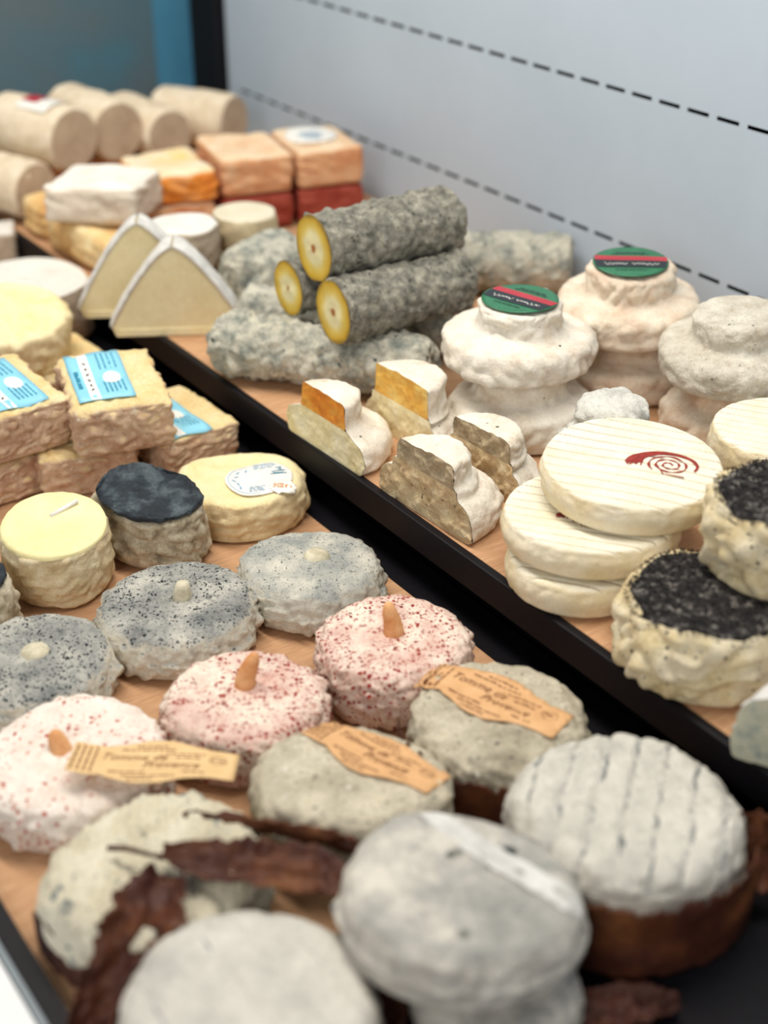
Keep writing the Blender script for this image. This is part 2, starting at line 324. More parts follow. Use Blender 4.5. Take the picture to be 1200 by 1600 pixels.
class Ink:
    def __init__(s): s.v = []; s.f = []
    def add(s, v, f, m):
        b = len(s.v); s.v += [m @ Vector((p[0], p[1], 0)) for p in v]; s.f += [[k+b for k in q] for q in f]
    def bar(s, x0, x1, y, h, m, n=8):
        v = []; f = []
        for k in range(n+1):
            x = x0+(x1-x0)*k/n; v += [(x, y-h/2), (x, y+h/2)]
            if k < n: f.append((2*k, 2*k+2, 2*k+3, 2*k+1))
        s.add(v, f, m)
    def words(s, x0, x1, y, h, m, rnd):
        x = x0
        while x < x1-.0015:
            L = min(rnd.uniform(.0018, .006), x1-x); s.bar(x, x+L, y, h, m, 2); x += L+.0009
    def text(s, t, size, x, y, m, shear=0):
        v, f = text_mesh(t, size, shear); s.add([(p.x+x, p.y+y) for p in v], f, m)
    def make(s, name, mat, parent, hz, off):
        return mk(name, [Vector((p.x, p.y, hz(p.x, p.y)+off)) for p in s.v], s.f, mat, parent, False)
def m2(x, y, a): return Matrix.Translation((x, y, 0)) @ Matrix.Rotation(a, 4, 'Z')
def tube(pts, radii, n=10):
    v = []; f = []; P = [Vector(p) for p in pts]
    for i, p in enumerate(P):
        t = (P[min(i+1, len(P)-1)]-P[max(i-1, 0)]).normalized(); u = t.orthogonal().normalized(); w_ = t.cross(u)
        for k in range(n):
            a = 2*PI*k/n; v.append(p+(u*math.cos(a)+w_*math.sin(a))*radii[i])
    for i in range(len(P)-1):
        for k in range(n): f.append((i*n+k, i*n+(k+1) % n, (i+1)*n+(k+1) % n, (i+1)*n+k))
    f.append(tuple(reversed(range(n)))); f.append(tuple((len(P)-1)*n+k for k in range(n))); return v, f
def nseg(R, step=.0019): return max(24, int(2*PI*R/step))
def cheese(name, label, loc, R, H, mat, seed, rot=(0, 0, 0), rt=.010, rb=.008, bulge=.001, dome=0, ov=1., step=.0019, group=None, cat='cheese', parts=False, **kw):
    """a round cheese; with parts=True an Empty carrying the rind, so that label, stem or leaf can be added"""
    v, f, _ = lathe(disc_prof(R, H, rt, rb, bulge, dome, step), nseg(R, step), rough(seed, **kw), ov)
    if parts:
        e = empty(name, label, cat, loc, rot, group); mk('rind', v, f, mat, e); return e, Drape(v, f)
    o = mk(name, v, f, mat, None, True, loc, rot); return tag(o, label, cat, group)
def block(sx, sy, sz, r, cuts, disp=None):
    bm = bmesh.new(); bmesh.ops.create_cube(bm, size=2); bmesh.ops.subdivide_edges(bm, edges=bm.edges[:], cuts=cuts, use_grid_fill=True)
    v = []; bm.verts.index_update()
    for q in bm.verts:
        p = Vector((q.co.x*sx/2, q.co.y*sy/2, (q.co.z+1)*sz/2)); c = Vector((max(-sx/2+r, min(sx/2-r, p.x)), max(-sy/2+r, min(sy/2-r, p.y)), max(r, min(sz-r, p.z))))
        d = p-c; n = d.normalized() if d.length > 1e-9 else Vector((0, 0, 1)); p = c+n*r
        if disp:
            k = disp(p, n.z); p = p+n*(k*.15 if n.z < -.6 else k); p.z = max(0, p.z)
        v.append(p)
    f = [[p.index for p in q.verts] for q in bm.faces]; bm.free(); return v, f

# ------------------------------------------------------------------ the setting
ZU, XE, XW = .05, .5015, .895
structure(mk('floor', *boxv(-1.5, 2, -1, 3, -.62, -.60), 'post', None, False))
# white board behind the upper tray, with two rows of slots cut through it
def wall():
    y0, y1, z0, z1, pitch, dash = -.35, 1.668, -.05, .95, .0341, .0248
    rows = ((.111, .0034), (.248, .0034)); v = []; f = []
    def quad(a, b, c, d):
        k = len(v); v.extend([(XW, a, c), (XW, b, c), (XW, b, d), (XW, a, d)]); f.append((k+3, k+2, k+1, k))
    zs = z0; slots = []
    for zc, h in rows:
        quad(y0, y1, zs, zc-h/2); y = y0; k = 0
        ys = .8158-1.15+.0005
        quad(y0, ys, zc-h/2, zc+h/2); y = ys
        while y+pitch < y1:
            slots.append((y+dash/2, zc)); quad(y+dash, y+pitch, zc-h/2, zc+h/2); y += pitch
        quad(y, y1, zc-h/2, zc+h/2); zs = zc+h/2
    quad(y0, y1, zs, z1)
    o = structure(mk('wall_back', v, f, 'wall', None, False))
    sv = [(x, a, b) for x in (0, .006) for b in (-.0017, .0017) for a in (-dash/2, dash/2)]
    sf = [(4, 5, 7, 6), (0, 1, 5, 4), (2, 6, 7, 3), (0, 4, 6, 2), (1, 3, 7, 5)]
    first = None
    for y, z in slots:
        if first is None: s = first = mk('slot', sv, sf, 'slotdark', o, False)
        else: s = first.copy(); C.objects.link(s)
        s.parent = o; s.location = (XW, y, z)
    structure(mk('wall_side', *boxv(XW+.012, XW+.03, y0, y1, z0, z1), 'wall', None, False))
wall()
structure(mk('trim_1', *boxv(.881, .94, 1.672, 1.74, -.05, .95), 'post', None, False))
structure(mk('wall_end', *boxv(-.9, .885, 1.86, 1.88, -.6, .95), 'teal', None, False))
structure(mk('trim_2', *boxv(.885, 1.2, 1.855, 1.885, -.6, .95), 'blue', None, False))
def tray(name, label, x0, x1, y0, y1, z, lip, t):
    e = empty(name, label, 'tray', ((x0+x1)/2, (y0+y1)/2, z-t)); cx, cy = (x0+x1)/2, (y0+y1)/2
    def part(n, a): v, f = boxv(a[0]-cx, a[1]-cx, a[2]-cy, a[3]-cy, a[4]-(z-t), a[5]-(z-t)); o = mk(n, v, f, 'black', e, False); b = o.modifiers.new('bevel', 'BEVEL'); b.width = .0012; b.segments = 2; return o
    part('base', (x0, x1, y0, y1, z-t, z-.0012)); part('front_rim', (x0-.004, x0+.003, y0, y1, z-lip, z+.0016)); return e
tray('upper_tray', 'black tray carrying the back row of cheeses along the white board', XE+.001, XW-.002, -.1, 1.66, ZU, .022, .012)
mk_r = tag(mk('riser', *boxv(XE+.03, XE+.045, -.1, 1.66, -.012, ZU-.0125), 'black', None, False), 'black upright board in the gap between the two trays', 'riser')
e = tray('lower_tray', 'black tray holding the front row of cheeses beside the white counter', .134, .522, .05, 1.66, 0, .012, .012)
for nm, a, mt in (('side_rim', (.1275, .1380, .05, 1.66, -.012, .005), 'black'), ('edge_strip', (.1238, .1273, .05, 1.66, -.012, .0035), 'rim')):
    v, f = boxv(a[0]-.328, a[1]-.328, a[2]-.855, a[3]-.855, a[4]+.012, a[5]+.012); mk(nm, v, f, mt, e, False)
tag(mk('counter', *boxv(-.9, .1232, -.4, 1.8, -.05, .001), 'counter', None, False), 'white counter top left of the lower tray', 'counter')
tag(mk('stand', *boxv(.12, .88, .0, 1.62, -.595, -.014), 'post', None, False), 'dark stand beneath the two trays', 'stand')
def paper(name, label, x0, x1, y0, y1, z, seed):
    nx, ny = 16, 60; v = []; f = []
    for j in range(ny+1):
        for i in range(nx+1):
            x = x0+(x1-x0)*i/nx; y = y0+(y1-y0)*j/ny; v.append((x, y, z+.0006+.0005*noise.noise(Vector((x*22+seed, y*22, 0)))))
    for j in range(ny):
        for i in range(nx): a = j*(nx+1)+i; f.append((a, a+1, a+nx+2, a+nx+1))
    tag(mk(name, v, f, 'paper'), label, 'paper')
paper('kraft_paper', 'brown kraft paper lining the lower front tray', .1385, .487, .44, 1.64, 0, 1)
paper('kraft_paper', 'brown kraft paper lining the upper back tray', XE+.0045, XW-.004, .0, 1.645, ZU, 5)
ZL = .001; ZV = ZU+.001
# ------------------------------------------------------------------ grey cheeses with a stub
def stub(e, hz, x, y, pts, rad, mat='stem_pale', name='stem'):
    z = hz(x, y); v, f = tube([(x+a, y+b, z-.003+c) for a, b, c in pts], rad, 12)
    v = [p+Vector((1, 1, 1))*(.0007*noise.noise(p*260)) for p in v]; return mk(name, v, f, mat, e)
def dimple(cx, cy, r, d): return lambda p, nz: -d*math.exp(-((p.x-cx)**2+(p.y-cy)**2)/r**2) if nz > .5 else 0
def creases(a, pitch, d, wd=.0012):
    ca, sa = math.cos(a), math.sin(a)
    def g(p, nz):
        if nz < .5: return 0
        u = (p.x*ca+p.y*sa)/pitch; u = abs(u-round(u))*pitch; return -d*math.exp(-(u/wd)**2)
    return g
def both(*fs): return lambda p, nz: sum(q(p, nz) for q in fs)
NUB = [(0, 0, 0), (0, 0, .005), (.0005, .001, .010), (.001, .001, .0135), (.001, .001, .0145)]
for i, (x0, x1, yt, H, mat, seed, lab, st) in enumerate((
    (146, 402, 866, .030, 'grey', 3, 'round grey speckled cheese with a pale stub beside the butter yellow one', NUB),
    (372, 600, 813, .032, 'grey2', 8, 'round pale grey cheese with flattened stub next to the black gap', [(0, 0, 0), (0, 0, .003), (.001, 0, .006), (.001, 0, .0075)]),
    (-92, 178, 943, .031, 'grey', 5, 'round grey cheese with rack marks at left edge behind pale pink one', [(0, 0, 0), (0, 0, .003), (0, 0, .005), (0, 0, .006)]))):
    p, R = topfit(x0, x1, yt, ZL, H)
    e, hz = cheese('stub_cheese', lab, p, R, H, mat, seed, (0, 0, RZ), .014, .008, .0015, parts=True, wob=.0035, wr=.0022, f=100, an=2., top=.28, group='grey stub cheeses', dome=.0015,
        extra=both(dimple(0, .004, .012, .0025), creases(PI/2 if i < 2 else .2, .021, .0008)))
    rr = [.0075, .006, .0052, .0042, .0012] if len(st) == 5 else [.010, .0095, .008, .003]
    stub(e, hz.z, .004, .004, st, rr)
# ------------------------------------------------------------------ paprika cheeses
SPIKE = [(0, 0, 0), (0, 0, .006), (.001, .001, .012), (.0025, .002, .018), (.0035, .0025, .022), (.004, .003, .0235)]
for x0, x1, yt, H, mat, seed, lab, sp in (
    (488, 741, 915, .040, 'pink', 2, 'pink cheese dusted with red flecks beside the black gap', [(-a, b, c) for a, b, c in SPIKE]),
    (248, 516, 998, .036, 'pink', 6, 'pink red-flecked cheese with an orange stem between two other flecked ones', [(a*1.8, b, c) for a, b, c in SPIKE]),
    (-40, 270, 1073, .031, 'pinkpale', 9, 'palest pink red-flecked cheese at the left edge above the kraft lining', [(-a, b, c*.6) for a, b, c in SPIKE])):
    p, R = topfit(x0, x1, yt, ZL, H)
    e, hz = cheese('flecked_cheese', lab, p, R, H, mat, seed, (0, 0, RZ), .013, .008, .001, parts=True, wob=.004, wr=.0021, f=90, an=1.9, top=.4, group='paprika cheeses', extra=dimple(0, 0, .014, .0015))
    stub(e, hz.z, 0 if seed != 9 else -.008, .002 if seed != 6 else .008, sp, [.0075, .0062, .0055, .0045, .003, .0008], 'stem')
PINKL = e
# ------------------------------------------------------------------ kraft paper labels with illegible small print
LABEL_OUT = [(-.047, -.014), (-.036, -.0150), (-.028, -.0135), (-.020, -.017), (-.008, -.0205), (.006, -.0205), (.018, -.016), (.030, -.0135), (.047, -.0130), (.047, .0125), (.031, .0125), (.020, .0155), (.008, .0205), (-.006, .0210), (-.018, .0165), (-.028, .0135), (-.047, .0140)]
def kraft_label(parent, hz, x, y, a, s, mat, seed, off=.0012):
    m = m2(x, y, a) @ Matrix.Scale(s, 4); out = [tuple((m @ Vector((px, py, 0)))[:2]) for px, py in LABEL_OUT]
    v, f = sheet(out, hz, off); lab = thick(mk('label', v, f, mat, parent), .0004)
    ink = Ink(); rnd = random.Random(seed)
    for k in range(4): ink.words(-.012, .0115, 0, .0011, m @ m2(-.0445+k*.0036, 0, PI/2), rnd)
    ink.text('Tomme de', .0085, -.012, .0035, m, .35); ink.text('Provence', .0085, .010, -.0035, m, .35)
    for (a0, a1, yy) in ((-.012, .008, .0145), (-.020, .012, .0110), (-.024, -.002, -.0105), (-.016, .014, -.0140), (-.012, .004, -.0172), (.006, .028, .0070), (.012, .026, .0035), (.018, .030, -.0095)): ink.words(a0, a1, yy, .0010, m, rnd)
    for k in range(14):
        q = 2*PI*k/14; ink.bar(-.0011, .0011, 0, .0004, m @ m2(.036+.0048*math.cos(q), .003+.0034*math.sin(q), q+PI/2), 1)
    ink.words(.0325, .0395, .003, .0009, m, rnd)
    ink.make('lettering', 'ink', lab, hz, off+.00045); return lab
# tan cheese with label in the middle
p, R = topfit(384, 712, 1122, ZL+.004, .030)
e, hz = cheese('leaf_cheese', 'tan grey cheese with a kraft label whose middle shines, below the flecked cheeses', p, R*.97, .033, 'tan', 11, (math.radians(-9), math.radians(3), RZ), .013, .009, parts=True, wob=.004, wr=.0012, f=70, top=.5, ov=.92)
kraft_label(e, lambda x, y: hz.z(x, y, .008), .012, .014, math.radians(-38), .93, 'kraft', 1)
e.location.z += .006
# cheese with a label and a dark leaf round it, by the black gap
p, R = topfit(640, 920, 1018, ZL, .046)
e, hz = cheese('leaf_cheese', 'cream cheese with a kraft label and dark leaf, next to the black gap', p, R, .046, 'tan', 13, (0, 0, RZ), .014, .010, parts=True, wob=.003, wr=.0018, f=85, top=.6)
kraft_label(e, lambda x, y: hz.z(x, y, .008), -.003, .008, math.radians(-36), 1.0, 'kraft', 2)
def leaf_wrap(parent, R, a0, a1, lo, hi, seed, over=.004, na=70, nz=22, jag=.006):
    """a dried leaf folded round the side of a cheese, torn along its upper edge"""
    v = []; f = []
    for i in range(na+1):
        u = i/na; a = a0+(a1-a0)*u
        top = hi(u)+jag*(noise.noise(Vector((a*9+seed, 1.3, 0)))+.6*noise.noise(Vector((a*26, seed, 0)))+.35*noise.noise(Vector((a*60, seed, 3))))
        bot = lo(u)+jag*.7*noise.noise(Vector((a*7+seed, 7.7, 0)))
        for j in range(nz+1):
            z = bot+(top-bot)*j/nz; c = Vector((math.cos(a)*R*18, math.sin(a)*R*18, z*22))+Vector((seed, 0, 0))
            r = R+over+.0042*noise.noise(c)+.0022*noise.noise(c*2.6)+.004*abs(math.sin((a*3.1+z*30)))*(1-z/.06)*.5
            v.append((r*math.cos(a), r*math.sin(a), max(.0008, z)))
    for i in range(na):
        for j in range(nz): q = i*(nz+1)+j; f.append((q, q+nz+1, q+nz+2, q+1))
    return thick(mk('leaf', v, f, 'leaf', parent), .0006)
leaf_wrap(e, R, D(184), D(284), lambda u: .002, lambda u: .040-.010*u, 3)
# the pale kraft label lying across the gap between two flecked cheeses
pl = at(240, 1190, .043)
lab_e = empty('paper_label', 'pale kraft paper label bridging two pink flecked cheeses', 'label', pl, (D(-6), D(4), RZ-D(3)))
kraft_label(lab_e, lambda x, y: .002*math.sin(x*60), 0, 0, 0, .98, 'kraftpale', 5, 0)
for ch in lab_e.children: ch.name = 'sheet'
# ------------------------------------------------------------------ leaf wrapped white cheeses in front
p, R = topfit(796, 1168, 1124, ZL, .060)
e, hz = cheese('leaf_cheese', 'white cheese with dark parallel grooves, brown leaf folded round its front', p, R, .060, 'white', 15, (0, 0, RZ), .016, .010, .002, parts=True, wob=.004, wr=.0015, f=75, top=.8, extra=creases(-.28, .0165, .0016, .0018))
leaf_wrap(e, R, D(212), D(342), lambda u: .004+.012*max(0, u-.7), lambda u: .049-.003*u, 8, .005)
p0, R0 = topfit(640, 914, 1428, ZL, .030)
cheese('leaf_cheese', 'grey white cheese mostly hidden beneath the big grey one, bottom edge', p0, R0, .031, 'whitegrey', 18, (0, 0, RZ), .012, .010, wob=.003, wr=.0014, f=60, top=.6)
p, R = topfit(517, 917, 1238, ZL+.036, .034)
e, hz = cheese('leaf_cheese', 'large grey white cheese with a pale bar and dark nicks, nearest the camera', p, R, .034, 'whitegrey', 21, (D(-7), D(3), RZ), .015, .012, .002, parts=True, wob=.005, wr=.0013, f=55, top=.55,
    extra=lambda p, nz: .0016*math.exp(-((p.x*.62+p.y*.78-.018)/.004)**2) if nz > .5 else 0)
v, f = sheet([(-.022, .048), (-.008, .052), (.022, .021), (.055, -.012), (.054, -.022), (.044, -.023), (.010, .010), (-.008, .028)], lambda x, y: hz.z(x, y, .004), .0003, 18); mk('white_bar', v, f, 'white_crust', e)
p, R = topfit(178, 602, 1390, ZL, .054)
e, hz = cheese('leaf_cheese', 'white cheese cut by the bottom edge of the photo, leaf at its left', p, R, .052, 'whiteplain', 24, (0, 0, RZ+.4), .015, .012, .002, parts=True, wob=.005, wr=.0010, f=60, top=.6, extra=creases(.25, .0185, .001, .0016))
leaf_wrap(e, R, D(90), D(200), lambda u: .003, lambda u: .030, 12, .004)
p, R = topfit(66, 424, 1216, ZL, .044)
e, hz = cheese('leaf_cheese', 'cream ridged cheese with blue grey mould at left, under dark leaves', p, R*.98, .044, 'cream', 27, (D(-2), D(-3), RZ), .015, .012, .002, parts=True, wob=.007, wf=14, wr=.0016, f=60, top=.9, extra=creases(.1, .0052, .0013, .0014))
e.location.z += .003
leaf_wrap(e, R, D(196), D(258), lambda u: .004, lambda u: .022+.006*math.sin(u*6), 14, .003)
def leaf(name, label, ctrl, widths, wdir, seed, curl=.006, na=60, nb=20, petiole=None):
    """a loose dried leaf along a line of points, torn and crumpled"""
    e = empty(name, label, 'leaf', Vector(ctrl[0])); o0 = Vector(ctrl[0]); P = [Vector(c)-o0 for c in ctrl]; v = []; f = []
    def spl(u):
        k = u*(len(P)-1); i = min(int(k), len(P)-2); t = k-i; a, b = P[i], P[i+1]; pa = P[max(0, i-1)]; pb = P[min(len(P)-1, i+2)]
        return .5*((2*a)+(b-pa)*t+(2*pa-5*a+4*b-pb)*t*t+(3*a-pa-3*b+pb)*t**3), widths[i]*(1-t)+widths[i+1]*t
    wd = Vector(wdir).normalized()
    for i in range(na+1):
        u = i/na; c, wdt = spl(u); t = (spl(min(1, u+.01))[0]-spl(max(0, u-.01))[0]).normalized(); s = (wd-t*wd.dot(t)).normalized(); n = t.cross(s)
        if n.z < 0: n = -n
        for j in range(nb+1):
            k = (j/nb-.5)*2; jg = 1+.28*noise.noise(Vector((u*11+seed, (1 if k > 0 else -1)*3, 0)))+.18*noise.noise(Vector((u*34, seed, (1 if k > 0 else -1))))
            q = c+s*(k*wdt*jg)+n*(curl*k*k+.0045*noise.noise(Vector((u*7+seed, k*2.2, 0)))+.002*noise.noise(Vector((u*18, k*5, seed)))-.0012*math.exp(-(k/.06)**2))
            v.append(q)
    for i in range(na):
        for j in range(nb): a = i*(nb+1)+j; f.append((a, a+nb+1, a+nb+2, a+1))
    thick(mk('blade', v, f, 'leaf', e), .0006)
    if petiole:
        v, f = tube([Vector(q)-o0 for q in petiole], [.0016, .0014, .0012, .001, .0008][:len(petiole)], 8); mk('petiole', v, f, 'leaf', e)
    return e
leaf('dried_leaf', 'curled brown leaf with thin stalk lying behind the big grey cheese', [at(252, 1340, .054), at(330, 1355, .054), at(420, 1362, .052), at(500, 1375, .048), at(548, 1390, .044)], [.004, .013, .016, .015, .007], HEAD, 2, .006,
    petiole=[at(170, 1325, .050), at(200, 1326, .055), at(228, 1334, .056), at(252, 1340, .055), at(300, 1350, .054)])
leaf('dried_leaf', 'dark leaf tucked against the tan labelled cheese above the curled leaf', [at(285, 1278, .046), at(350, 1284, .046), at(430, 1300, .043), at(520, 1318, .040), at(560, 1330, .038)], [.001, .006, .010, .010, .006], HEAD*.6+Vector((0, 0, -1)), 5, .003)
leaf('dried_leaf', 'broad brown leaf hanging over the ridged cheese beside the tray rim', [at(265, 1372, .052), at(235, 1425, .050), at(205, 1490, .038), at(165, 1560, .022), at(130, 1610, .008)], [.008, .018, .017, .014, .008], RIGHT, 7, .008)
leaf('dried_leaf', 'reddish brown leaf at the right edge under the black tray rim', [at(1135, 1330, .030), at(1165, 1325, .034), at(1210, 1325, .032), at(1260, 1320, .026)], [.006, .019, .022, .014], HEAD*.5+Vector((0, 0, 1)), 9, .006)
leaf('dried_leaf', 'dark leaf on the black tray at the bottom edge', [at(905, 1600, .004), at(960, 1580, .006), at(1010, 1570, .006), at(1060, 1575, .003)], [.007, .013, .012, .003], HEAD, 11, .004)
leaf('dried_leaf', 'strip of leaf between the two nearest white cheeses', [at(612, 1500, .034), at(612, 1540, .026), at(612, 1580, .016), at(610, 1630, .006)], [.003, .006, .007, .007], RIGHT, 13, .003)
# ------------------------------------------------------------------ yellow, slate and cream rounds
p, R = topfit(-2, 170, 768, ZL, .052)
e, hz = cheese('oval_cheese', 'butter yellow flat-topped cheese with a pale straw in it', p, R, .046, 'straw', 31, (D(8), D(2), RZ), .005, .006, .001, parts=True, wob=.002, wr=.0016, f=75, top=.1)
e.location.z += .0055
v, f, _ = lathe([(R-.0015, .0448), (R-.002, .0468)]+[((R-.003)*(1-k/8), .0474) for k in range(9)], 90, rough(31, wob=.002, wr=.0003)); mk('top_skin', v, f, 'butter', e)
v, f = tube([(-.004, .008, .0476), (.012, .024, .0492)], [.0016, .0016], 8); mk('straw', v, f, 'lab_white', e)
p, R = topfit(144, 322, 727, ZL, .046)
e, hz = cheese('oval_cheese', 'wrinkled cheese with a sunken slate blue top between butter and cream rounds', p, R*1.10, .042, 'ashside', 33, (D(6), D(3), RZ-D(32)), .006, .006, .001, parts=True, wob=.006, wf=34, wr=.0022, f=75, top=.3, ov=.74)
e.location.z += .0045
def dark_top(e, R, H, ov, seed):
    v, f, _ = lathe([(R-.0035, H-.001), (R-.003, H+.0022), (R-.005, H+.003), (R-.009, H+.0015)]+[((R-.011)*(1-k/10), H-.0002) for k in range(11)], 120, rough(seed, wob=.006, wf=34, wr=.0008, f=120, top=1.), ov)
    mk('top_skin', v, f, 'slate', e)
dark_top(e, R*1.10, .0448, .74, 33)
p, R = topfit(-130, 17, 868, ZL, .040)
e, hz = cheese('oval_cheese', 'sliver of a slate blue topped cheese at the left edge', p, R, .040, 'ashside', 35, (0, 0, RZ), .006, .006, .001, parts=True, wob=.004, wr=.002, f=75, top=.3)
dark_top(e, R, .042, 1., 35)
p, R = topfit(274, 472, 698, ZL, .033)
e, hz = cheese('oval_cheese', 'cream round with a white oval label beside the black gap', p, R, .034, 'round_cream', 37, (0, 0, RZ), .009, .007, .001, parts=True, wob=.005, wf=22, wr=.0016, f=65, top=.25)
h8 = lambda x, y: hz.z(x, y, .007)
out = [(.016+.026*math.cos(2*PI*k/40), -.005+.0255*math.sin(2*PI*k/40)) for k in range(40)]
v, f = sheet(out, h8, .0012, 20); lab = thick(mk('label', v, f, 'lab_white', e), .0005)
v, f = sheet([(.035+.0105*math.cos(2*PI*k/24), -.020+.009*math.sin(2*PI*k/24)) for k in range(24)], h8, .0019, 8); lab2 = thick(mk('small_label', v, f, 'lab_white', e), .0005)
ink = Ink(); I = Matrix.Identity(4); rnd = random.Random(3)
for k in range(44):
    q = PI*.35+PI*1.2*k/44; ink.bar(-.0018, .0018, 0, .0004, m2(.016+.0235*math.cos(q), -.005+.023*math.sin(q), q+PI/2), 1)
for k in range(6): ink.bar(-.002, .002, .001*(-1)**k, .0013, m2(.016+.0185*math.cos(PI*(1.28-.11*k)), -.005+.018*math.sin(PI*(1.28-.11*k)), PI*(.78-.11*k)+(k%3-1)*.7), 2)
for k in range(4): ink.words(.010, .022, -.018-.0022*k, .0008, I, rnd)
for k in range(3): ink.words(.010, .026, .012+.0025*k, .0008, I, rnd)
ink.make('lettering', 'ink_blue', lab, h8, .0018)
ink = Ink()
for k in range(7): ink.bar(.024+.001*k, .037-.001*k, .001+.0017*k, .001, m2(0, 0, .1*math.sin(k*2.)))
ink.make('emblem', 'ink_teal', lab, h8, .0018)
ink = Ink()
for k in range(3): ink.words(.028, .036, -.0175-.0022*k, .0009, I, rnd)
ink.bar(.037, .042, -.020, .0028, I, 3); ink.make('lettering', 'ink_orange', lab2, h8, .0025)
# ------------------------------------------------------------------ square washed-rind cheeses with blue labels
def sq_extra(seed):
    def g(p, nz):
        return .0012*noise.noise(Vector((p.x*160+seed, p.y*160, p.z*160)))-(.0016*abs(noise.noise(Vector((p.x*70, p.y*70, p.z*70+seed)))) if nz < .5 else 0)
    return g
def square(label, loc, rotz, sx, sy, sz, seed, lab=None, tilt=(0, 0), lx=None):
    v, f = block(sx, sy, sz, .007, 40, rough(seed, wob=.003, wf=22, wr=.0016, f=80, top=.35, extra=sq_extra(seed)))
    if not lab: return tag(mk('square_cheese', v, f, 'square', None, True, loc, (D(tilt[0]), D(tilt[1]), rotz)), label, 'cheese', 'square washed-rind cheeses')
    e = empty('square_cheese', label, 'cheese', loc, (D(tilt[0]), D(tilt[1]), rotz), 'square washed-rind cheeses'); mk('rind', v, f, 'square', e)
    dr = Drape(v, f); h = lambda x, y: dr.z(x, y, .006); x, y, w_, l_ = lab
    m = m2(x, y, 0); o = [(x-w_/2, y-l_/2), (x+w_/2, y-l_/2), (x+w_/2, y+l_/2), (x-w_/2, y+l_/2)]
    vv, ff = sheet(o, h, .0014, 10); L = thick(mk('label', vv, ff, 'lab_blue', e), .0004)
    ink = Ink(); s = w_/.042; ink.bar(-l_/2*.99, l_/2*.99, 0, .0075*s, m @ m2(-.008*s, 0, PI/2), 10)
    cx, cy = .009*s, -.004*s; ink.add([(cx+.0065*s*math.cos(2*PI*k/20), cy+.009*s*math.sin(2*PI*k/20)) for k in range(20)], [list(range(20))], m); ink.make('white_print', 'lab_white', L, h, .0018)
    ink = Ink(); rnd = random.Random(seed)
    for k in range(5): ink.words(-.030, -.010, 0, .0011, m @ m2(.002*s+k*.0034*s, 0, PI/2), rnd)
    for k in range(4): ink.words(.010, .034, 0, .0011, m @ m2(.003*s+k*.004*s, 0, PI/2), rnd)
    ink.words(-.018, .012, 0, .0034, m @ m2(-.016*s, 0, PI/2), rnd); ink.make('lettering', 'ink_teal', L, h, .0019)
    ink = Ink()
    for k in range(6): ink.bar(-.0016, .0016, 0, .0016, m @ m2(-.008*s, -.022+.0085*k, PI/2+(k%3-1)*.6), 2)
    ink.make('lettering', 'ink_dark', L, h, .0023); return e
# lower layer
square('square cheese in the lower layer showing under the slanted blue label one', at(-50, 764, .020)+HEAD*.040-Vector((0, 0, .019)), D(2), .075, .085, .036, 41)
square('square cheese in the lower layer, just behind the slate blue top', at(118, 742, .020)+HEAD*.040-RIGHT*.002-Vector((0, 0, .019)), D(-14), .078, .085, .036, 43)
square('square cheese with a narrow-looking blue label leaning at the right of its pile', at(283, 662, .040)-Vector((.012, -.014, .038))+RIGHT*.010+HEAD*.016, D(3), .070, .096, .040, 47, (-.012, -.004, .040, .086))
square('square cheese at the back of the pile with a bare corner by the gap', at(85, 560, .04)-Vector((0, 0, .039)), D(3), .085, .09, .040, 49)
# upper layer
square('square cheese with a blue label facing up in full view', at(176, 600, .078)-Vector((0, 0, .0355)), D(-14.4), .078, .098, .042, 51, (-.010, .004, .044, .080), (4, 0))
square('square cheese with a blue label at the left edge of the pile', at(-6, 612, .078)-Vector((0, 0, .0355)), D(4), .078, .098, .042, 53, (.002, -.002, .044, .080), (4, 0))
p, R = topfit(-120, 101, 440, ZL+.043, .045)
cheese('round_cheese', 'yellow-topped round resting at the back of the square cheeses', p, R, .045, 'round_cream', 57, (D(6), D(6), RZ), .010, .008, wob=.004, wr=.0020, f=65, top=.3)
p, R = topfit(-70, 137, 397, ZL, .062)
cheese('round_cheese', 'white-topped grey tomme behind the square cheeses, under the upper tray', p, R, .060, 'chalkgrey', 59, (0, 0, RZ), .005, .012, .002, wob=.003, wr=.0016, f=60, top=.1, step=.003)
v, f = block(.05, .05, .055, .004, 12, rough(61)); tag(mk('cut_cheese', v, f, 'chalkgrey', None, True, at(2, 400, .03)+Vector((0, .02, -.029)), (0, 0, RZ+.2)), 'corner of a cut white cheese behind the tomme at left edge', 'cheese')
